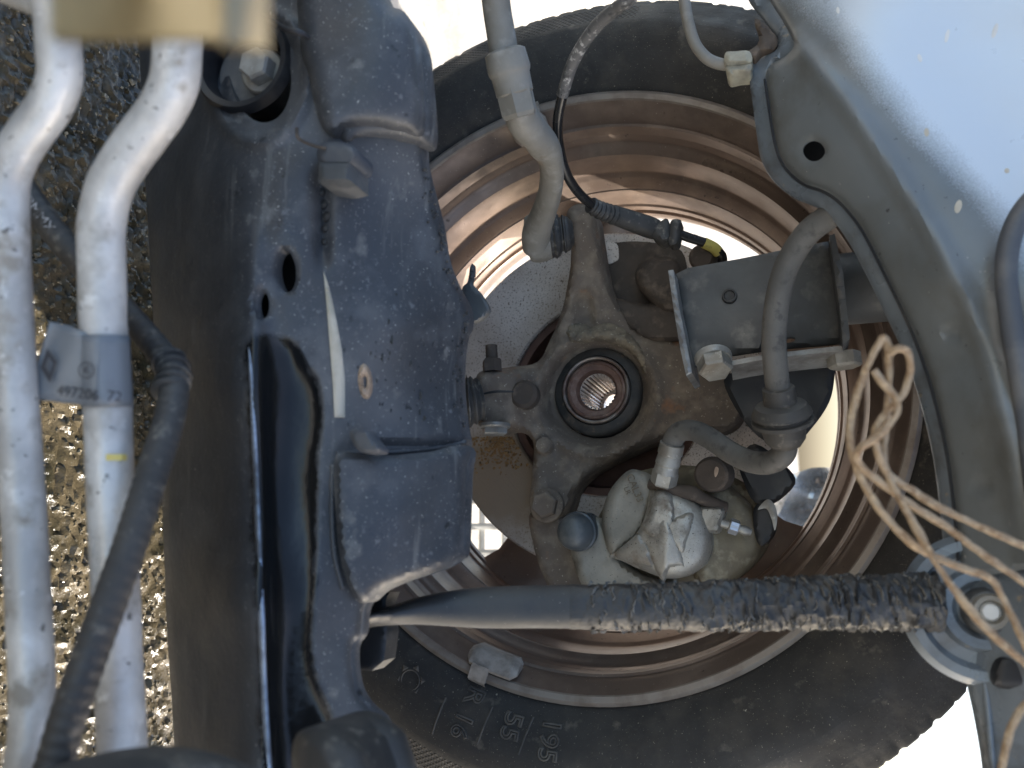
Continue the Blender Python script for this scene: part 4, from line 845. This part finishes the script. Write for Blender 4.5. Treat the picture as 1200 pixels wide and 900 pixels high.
    # weld beads
    def bead(pts, r=.0013):
        tube('weld_bead', [at(x, y, float(yf(np.array([x]), np.array([y]))[0]) - .0002) for x, y in pts], r, M['sub'], s, seg=10, n=10, mod=lambda L: 1 + .18 * np.sin(L * 2200))
    bead([(394, 532), (420, 530), (470, 529), (520, 524), (545, 518)]); bead([(390, 545), (389, 600), (392, 650), (402, 690)])
    # bracket bolt under the upper pad
    relief('weld_tab', [(373, 172), (384, 166), (408, 168), (418, 176), (418, 188), (408, 194), (380, 194), (372, 186)], -.285, M['navy'], s, step=4, er=.003, back=.014)
    relief('bolt_head', [(374, 190), (410, 190), (411, 212), (394, 216), (373, 213)], -.287, M['bracket'], s, step=4, er=.003, back=.016, round_=False)
    tube('wire_end', [at(316, 22, -.30), at(334, 34, -.304), at(350, 38, -.303), at(362, 44, -.298)], [.0012, .0013, .0015, .0012], M['black'], s, seg=8)
    tube('weld_edge', [at(348, 150, -.290), at(350, 162, -.290), at(366, 170, -.288), at(382, 174, -.286)], .0008, M['castdark'], s, seg=6)
    for (x, y, r) in ((377, 226, 5), (380, 240, 6), (384, 254, 6), (382, 268, 5), (381, 284, 4)):
        lathe('weld_spatter', [(0, -.0018), (r * m * .7, -.0012), (r * m, .002)], at(x, y, float(yf(np.array([x]), np.array([y]))[0])), M['darksteel'], s, seg=9)
    # solid cream sliver standing in for a bright gap, plug, small tab
    relief('bright_gap_sliver', [(379, 318), (383, 330), (388, 350), (394, 378), (400, 412), (403, 445), (403, 489), (392, 489), (390, 450), (386, 400), (382, 350)], lambda x, y: yf(x, y) - .0012, M['cream'], s, step=3, er=.0006, back=.002, round_=False)
    relief('sealant_plug', ell(428, 447, 8.5, 21, 20, -5), lambda x, y: yf(x, y) - .0022, M['tan'], s, step=3, er=.0022, back=.004, holes=[ell(427, 447, 3, 8, 10, -5)])
    relief('small_tab', [(410, 506), (430, 504), (436, 514), (446, 526), (438, 531), (420, 528)], -.262, M['navy'], s, step=4, er=.002, back=.008)
    relief('edge_clip', [(541, 340), (548, 330), (551, 312), (555, 310), (555, 322), (553, 332), (562, 342), (572, 358), (571, 368), (556, 378), (546, 372)], -.165, M['bracket'], s, step=3, er=.0012, back=.003)
    # crusty torn undercoat along the edge by the wheel
    V = []; F = []
    E2 = np.array([(498, 196), (506, 225), (514, 255), (520, 285), (526, 312), (534, 330), (546, 352), (548, 376), (543, 400), (541, 430), (541, 470), (546, 500)])
    for j in range(70):
        t = random.random() * (len(E2) - 1.001); i = int(t); p = E2[i] + (E2[i + 1] - E2[i]) * (t - i) - np.array([random.random() ** 4 * 14, 0])
        c0 = at(p[0], p[1], float(yf(np.array([p[0]]), np.array([p[1]]))[0]) - .0005); q = random.uniform(.0005, .0013); b0 = len(V)
        for k in range(5): a = k * 1.257 + random.random() * .6; V.append(c0 + np.array([math.sin(a), .1 * random.random(), math.cos(a)]) * q * random.uniform(.6, 1.3))
        V.append(c0 + np.array([0, -q * random.uniform(.4, 1.1), 0]))
        for k in range(5): F.append((b0 + k, b0 + (k + 1) % 5, b0 + 5))
    for j in range(60):
        p = np.array([random.gauss(470, 32), random.gauss(430, 55)])
        if not (405 < p[0] < 538 and 320 < p[1] < 512): continue
        c0 = at(p[0], p[1], float(yf(np.array([p[0]]), np.array([p[1]]))[0]) - .0003); q = random.choice((.0003, .0004, .0005, .0007, .0013)); b0 = len(V)
        for k in range(6): a = k * 1.047 + random.random() * .5; V.append(c0 + np.array([math.sin(a) * 1.6, .0, math.cos(a) * .8]) * q * random.uniform(.3, 1.5))
        V.append(c0 + np.array([0, -q * .3, 0]))
        for k in range(6): F.append((b0 + k, b0 + (k + 1) % 6, b0 + 6))
    o = mesh('torn_undercoat', V, F, M['darksteel'], s, smooth=False); o['kind'] = 'stuff'
subframe()
def bits():
    solo(relief('rubber_mount', [(-80, 938), (-20, 920), (30, 908), (80, 903), (130, 907), (180, 919), (222, 940), (250, 990), (-80, 1010)], lambda x, y: -.395 - .02 * np.exp(-((x - 100) / 120) ** 2), M['rubber'], step=9, er=.012, back=.03),
         'blurred dark rubber mount at the lower edge under the pipes', 'rubber mount')
    solo(relief('hose_stub', [(345, 866), (362, 852), (390, 852), (416, 868), (432, 890), (442, 960), (352, 970), (342, 910)], -.330, M['rubber'], step=4, er=.016, back=.03), 'short grey-black rubber hose stub in front of the glossy channel', 'hose stub')
bits()

# ================================================================== pipes, hose, label
PB = [(224, -420, .27), (216, -180, .28), (212, -40, .285), (209, 20, .290), (208, 57, .292), (204, 96, .294), (190, 128, .296), (167, 160, .298), (144, 192, .300), (127, 225, .302), (119, 266, .304), (119, 300, .305), (121, 380, .306), (126, 480, .306), (129, 560, .305), (134, 660, .302), (138, 760, .298), (143, 870, .292), (147, 960, .286), (160, 1180, .275)]
PA = [(-40, -420, .27), (0, -180, .278), (40, -60, .280), (58, -14, .282), (66, 18, .284), (69, 60, .286), (70, 92, .288), (59, 122, .290), (38, 152, .292), (19, 182, .294), (9, 214, .296), (8, 266, .297), (11, 340, .298), (17, 440, .298), (24, 540, .297), (29, 620, .295), (34, 720, .291), (38, 810, .287), (37, 862, .284), (31, 900, .282), (20, 1000, .28), (10, 1180, .275)]
def pipes():
    p = thing('coolant_pipe', 'white pipe kinked at the top and carrying the grey label', 'pipe', atd(143, 870, .292), 'pale metal pipes beside the subframe')
    tube('pipe', [atd(*q) for q in PB], .0081, M['alu'], p, seg=40, n=10, wob=.0002)
    a, b = atd(140, 536, .2965), atd(140, 536, .2965)
    c = [atd(x, 536, d) for x, d in ((124, .2972), (134, .2971), (143, .2985), (149, .3012))]
    V = []; F = []
    for q in c: V += [q - AD * .0011, q + AD * .0011]
    for i in range(3): F.append((2 * i, 2 * i + 1, 2 * i + 3, 2 * i + 2))
    mesh('paint_mark', V, F, M['yellowink'], p)
    q = thing('coolant_pipe', 'outermost white pipe, without a label, at the picture edge', 'pipe', atd(31, 890, .282), 'pale metal pipes beside the subframe')
    tube('pipe', [atd(*k) for k in PA], .0072, M['alu'], q, seg=40, n=10, wob=.0002)
    tube('bracket_stub', [atd(-20, -20, .283), atd(20, -4, .283), atd(48, 8, .283)], .004, M['tierod'], q, seg=12)
pipes()
def label():
    t = thing('pipe_label', 'silver-grey printed label wrapped round the pipe like a flag', 'label', atd(120, 475, .297))
    # flag of two folded layers, then a wrap round the pipe
    top = [(58, 377, .300), (78, 381, .2995), (100, 389, .2985), (118, 395, .2975)]; bot = [(30, 466, .301), (60, 470, .300), (90, 474, .299), (114, 477, .2975)]
    a = cr([atd(*k) for k in top], 6); b = cr([atd(*k) for k in bot], 6); V = []; F = []; n = len(a); m = 8
    for i in range(n):
        for j in range(m + 1):
            u = j / m; V.append(a[i] * (1 - u) + b[i] * u + AF * .0006 * math.sin(i * .5 + u * 2))
    for i in range(n - 1):
        for j in range(m): F.append((i * (m + 1) + j, (i + 1) * (m + 1) + j, (i + 1) * (m + 1) + j + 1, i * (m + 1) + j + 1))
    o = mesh('flag', V, F, M['label'], t); md = o.modifiers.new('t', 'SOLIDIFY'); md.thickness = .0004; md.offset = 0
    V = []; F = []
    for j in range(9):
        u = j / 8; y = 394 + (476 - 394) * u; c = atd(121.5 + (y - 394) * .06, y, .306)
        for i in range(30):
            an = R(-200 + 300 * i / 29); V.append(c + (AR * math.sin(an) - AF * math.cos(an)) * .0085)
    for j in range(8):
        for i in range(29): F.append((j * 30 + i, j * 30 + i + 1, (j + 1) * 30 + i + 1, (j + 1) * 30 + i))
    o = mesh('wrap', V, F, M['label'], t); md = o.modifiers.new('t', 'SOLIDIFY'); md.thickness = .0003
    f = -AF * .0012
    text('part_number', '497206', .0052, atd(93, 461, .2978) + f, atd(110, 464, .2968) - atd(70, 459, .2982), -AD, M['ink'], t, depth=.00005)
    text('part_number', '72', .0052, atd(136, 465, .2955) + f, atd(146, 466, .296) - atd(126, 464, .2955), -AD, M['ink'], t, depth=.00005)
    # diamond badge and stamp
    dg = [(57, 408), (68, 424), (60, 449), (49, 431)]; dv = [atd(x, y, .2985) + f * .8 for x, y in dg]; ce = sum(dv) / 4
    V = []; F = []
    for q in dv: V += [q, ce + (q - ce) * .48 + (AR * .0003)]
    for i in range(4): F.append((2 * i, 2 * ((i + 1) % 4), 2 * ((i + 1) % 4) + 1, 2 * i + 1))
    mesh('badge_print', V, F, M['ink'], t, smooth=False)
    tt = np.linspace(0, 2 * math.pi, 24)
    tube('stamp_print', [atd(103 + 9 * math.cos(a), 434 + 9 * math.sin(a), .2970) + f for a in tt], .00018, M['ink'], t, seg=5, n=1, spline=False)
    text('stamp_print', 'K', .0036, atd(103, 434, .2970) + f, AR, -AD, M['ink'], t, depth=.00005)
label()
def loom_hose():
    h = thing('ribbed_hose', 'black ribbed hose bent over at the subframe and running down across the pipes', 'hose', atd(72, 862, .262))
    P = [(18, 206, .352), (46, 248, .350), (80, 292, .348), (120, 336, .345), (158, 378, .340), (184, 408, .334), (200, 430, .328), (204, 452, .322), (200, 484, .315), (190, 520, .307), (172, 576, .296), (152, 640, .286), (128, 706, .277), (104, 772, .270), (84, 828, .265), (68, 880, .261), (52, 940, .256), (20, 1120, .245)]
    tube('sheath', [atd(*k) for k in P], [.0052] * 6 + [.0055] * 5 + [.0056] * 7, M['rubber'], h, seg=24, n=24, mod=lambda L: 1 + .022 * np.sin(L * 1500))
    for k in range(5):
        t = k / 4; x = 198 + 6 * math.sin(t * 3.1); y = 424 + 34 * t; d = .3295 - .009 * t
        q = atd(x, y, d); tn = atd(x + (3 if t < .5 else -2), y + 10, d - .003) - q; tn /= np.linalg.norm(tn)
        tube('rib', [q - tn * .0011, q - tn * .0006, q + tn * .0006, q + tn * .0011], [.0058, .0067, .0067, .0058], M['rubber'], h, seg=24, n=1, spline=False)
    d1 = atd(58, 268, .3445) - atd(40, 243, .3455)
    text('white_print', 'BMMX', .0060, atd(47, 252, .3445) - AF * .0008, atd(64, 272, .3445) - atd(36, 236, .3445), AR - AD * .4, M['whiteink'], h, depth=.00005)
    text('white_print', 'IUIF1', .0055, atd(160, 388, .3345) - AF * .0006, atd(176, 406, .3325) - atd(150, 376, .3355), AR - AD * .4, M['whiteink'], h, depth=.00005)
loom_hose()
def beige():
    b = thing('beige_reservoir', 'blurred beige plastic block with a pale ridge at the top corner', 'plastic block', atd(180, 50, .13))
    def slab(nm, x0, x1, y0, y1, d, th, mt, r):
        bm = bmesh.new(); bmesh.ops.create_cube(bm, size=1)
        c = (atd(x0, y0, d) + atd(x1, y1, d)) / 2 + AF * th / 2; sx = (x1 - x0) / FPX * d; sy = (y1 - y0) / FPX * d
        for v in bm.verts: v.co = Vector(c + AR * v.co.x * sx + AD * v.co.y * sy + AF * v.co.z * th)
        bmesh.ops.bevel(bm, geom=bm.edges[:], offset=r, segments=4, affect='EDGES', profile=.6)
        me = bpy.data.meshes.new(nm); bm.to_mesh(me); bm.free(); me.shade_smooth(); link(nm, me, mt, b)
    slab('block', 62, 276, -160, 38, .105, .0016, M['beige'], .0006)
    slab('ridge', 264, 300, -160, 42, .101, .0020, M['ivory'], .0009)
beige()

# ================================================================== twine
def twine():
    t = thing('jute_twine', 'loose tangle of tan jute twine hanging in front of the wing panel', 'twine', atd(1100, 640, .3))
    S = [[(1034, 395, .300), (1016, 430, .302), (1002, 470, .303), (996, 500, .303), (997, 524, .302), (1004, 548, .301), (1014, 570, .300), (1036, 603, .298), (1073, 640, .296), (1120, 663, .297), (1160, 678, .298), (1178, 706, .298), (1196, 742, .297), (1225, 800, .296), (1330, 1000, .28)],
         [(1033, 395, .301), (1040, 404, .303), (1042, 449, .305), (1038, 500, .304), (1036, 542, .301), (1054, 584, .297), (1070, 612, .294), (1093, 653, .290), (1123, 697, .288), (1160, 740, .286), (1198, 774, .285), (1240, 810, .285), (1420, 960, .27)],
         [(1044, 414, .301), (1052, 409, .299), (1062, 411, .299), (1067, 426, .300), (1064, 446, .301), (1057, 463, .300), (1040, 482, .298), (1027, 501, .297), (1027, 524, .298), (1040, 554, .300), (1070, 575, .302), (1100, 594, .303), (1148, 617, .303), (1200, 640, .303), (1250, 660, .303), (1480, 740, .29)],
         [(1024, 434, .298), (1034, 448, .297), (1049, 466, .296), (1051, 484, .295), (1032, 508, .294), (1010, 524, .295), (1004, 535, .297), (1012, 549, .299), (1034, 567, .300), (1079, 599, .300), (1109, 617, .300), (1150, 648, .300), (1200, 682, .300), (1250, 715, .300), (1450, 840, .29)],
         [(1400, 700, .29), (1240, 790, .29), (1206, 822, .288), (1188, 846, .287), (1178, 880, .286), (1174, 930, .285), (1190, 1120, .27)]]
    for s in S:
        s = [(x, y, d) for x, y, d in s]
        tube('strand', [atd(*k) for k in s], .0013, M['twine'], t, seg=24, n=40, wob=.0004, twist=420)
twine()

# ================================================================== outside, beyond the wheel
def outside():
    def block(name, x0, x1, y0, y1, z0, z1, mt, label_, cat, rot=0, bev=.01):
        bm = bmesh.new(); bmesh.ops.create_cube(bm, size=1)
        for v in bm.verts: v.co = Vector((v.co.x * (x1 - x0), v.co.y * (y1 - y0), v.co.z * (z1 - z0)))
        bmesh.ops.bevel(bm, geom=bm.edges[:], offset=bev, segments=2, affect='EDGES')
        bmesh.ops.rotate(bm, verts=bm.verts, cent=(0, 0, 0), matrix=Matrix.Rotation(rot, 3, 'Z'))
        bmesh.ops.translate(bm, verts=bm.verts, vec=((x0 + x1) / 2, (y0 + y1) / 2, (z0 + z1) / 2))
        me = bpy.data.meshes.new(name); bm.to_mesh(me); bm.free(); return solo(link(name, me, mt), label_, cat)
    a = at(740, 10, 1.0)
    block('kerb_stone', a[0] - .9, a[0] + .02, .75, 1.05, -.01, .36, M['kerb'], 'speckled pale stone block seen over the tyre', 'stone block')
    a = at(520, 40, 1.3)
    t = thing('plank_stack', 'sunlit pale planks lying outside beyond the tyre', 'planks', (a[0], 1.3, 0))
    for k in range(4):
        bm = bmesh.new(); bmesh.ops.create_cube(bm, size=1)
        for v in bm.verts: v.co = Vector((v.co.x * 1.1, v.co.y * .11, v.co.z * .03))
        bmesh.ops.bevel(bm, geom=bm.edges[:], offset=.004, segments=1, affect='EDGES')
        bmesh.ops.rotate(bm, verts=bm.verts, cent=(0, 0, 0), matrix=Matrix.Rotation(.35 + .12 * k, 3, 'Z'))
        bmesh.ops.translate(bm, verts=bm.verts, vec=(a[0] - .25, 1.0 + .17 * k, .02 + .001 * k))
        me = bpy.data.meshes.new('plank'); bm.to_mesh(me); bm.free(); link('plank', me, M['white'], t)
    # slatted crate seen through the lower gap in the wheel
    a = at(568, 605, .55); t = thing('slatted_crate', 'pale slatted crate seen through the gap beside the rusty disc', 'crate', (a[0], .55, 0))
    for k in range(9):
        x = a[0] - .13 + k * .036
        o = tube('slat', [(x, .55, .005), (x, .55, .26)], .0045, M['crate'], t, seg=4, n=1)
    for k in range(8):
        z = .02 + k * .034; tube('rail', [(a[0] - .15, .557, z), (a[0] + .19, .557, z)], .0045, M['crate'], t, seg=4, n=1)
    # crumpled silver sheet seen through the upper gap
    o = relief('crumpled_sheet', [(890, 560), (930, 555), (960, 548), (1010, 552), (1040, 560), (1040, 690), (900, 700), (880, 640)], lambda x, y: .62 + .03 * np.sin(x * .11 + y * .05) + .02 * np.sin(y * .16 - x * .04), M['chrome'], step=6, er=.01, back=.004, wob=.02, wf=14)
    solo(o, 'crumpled silver car panel seen through the wheel below the grommet', 'car panel')
outside()
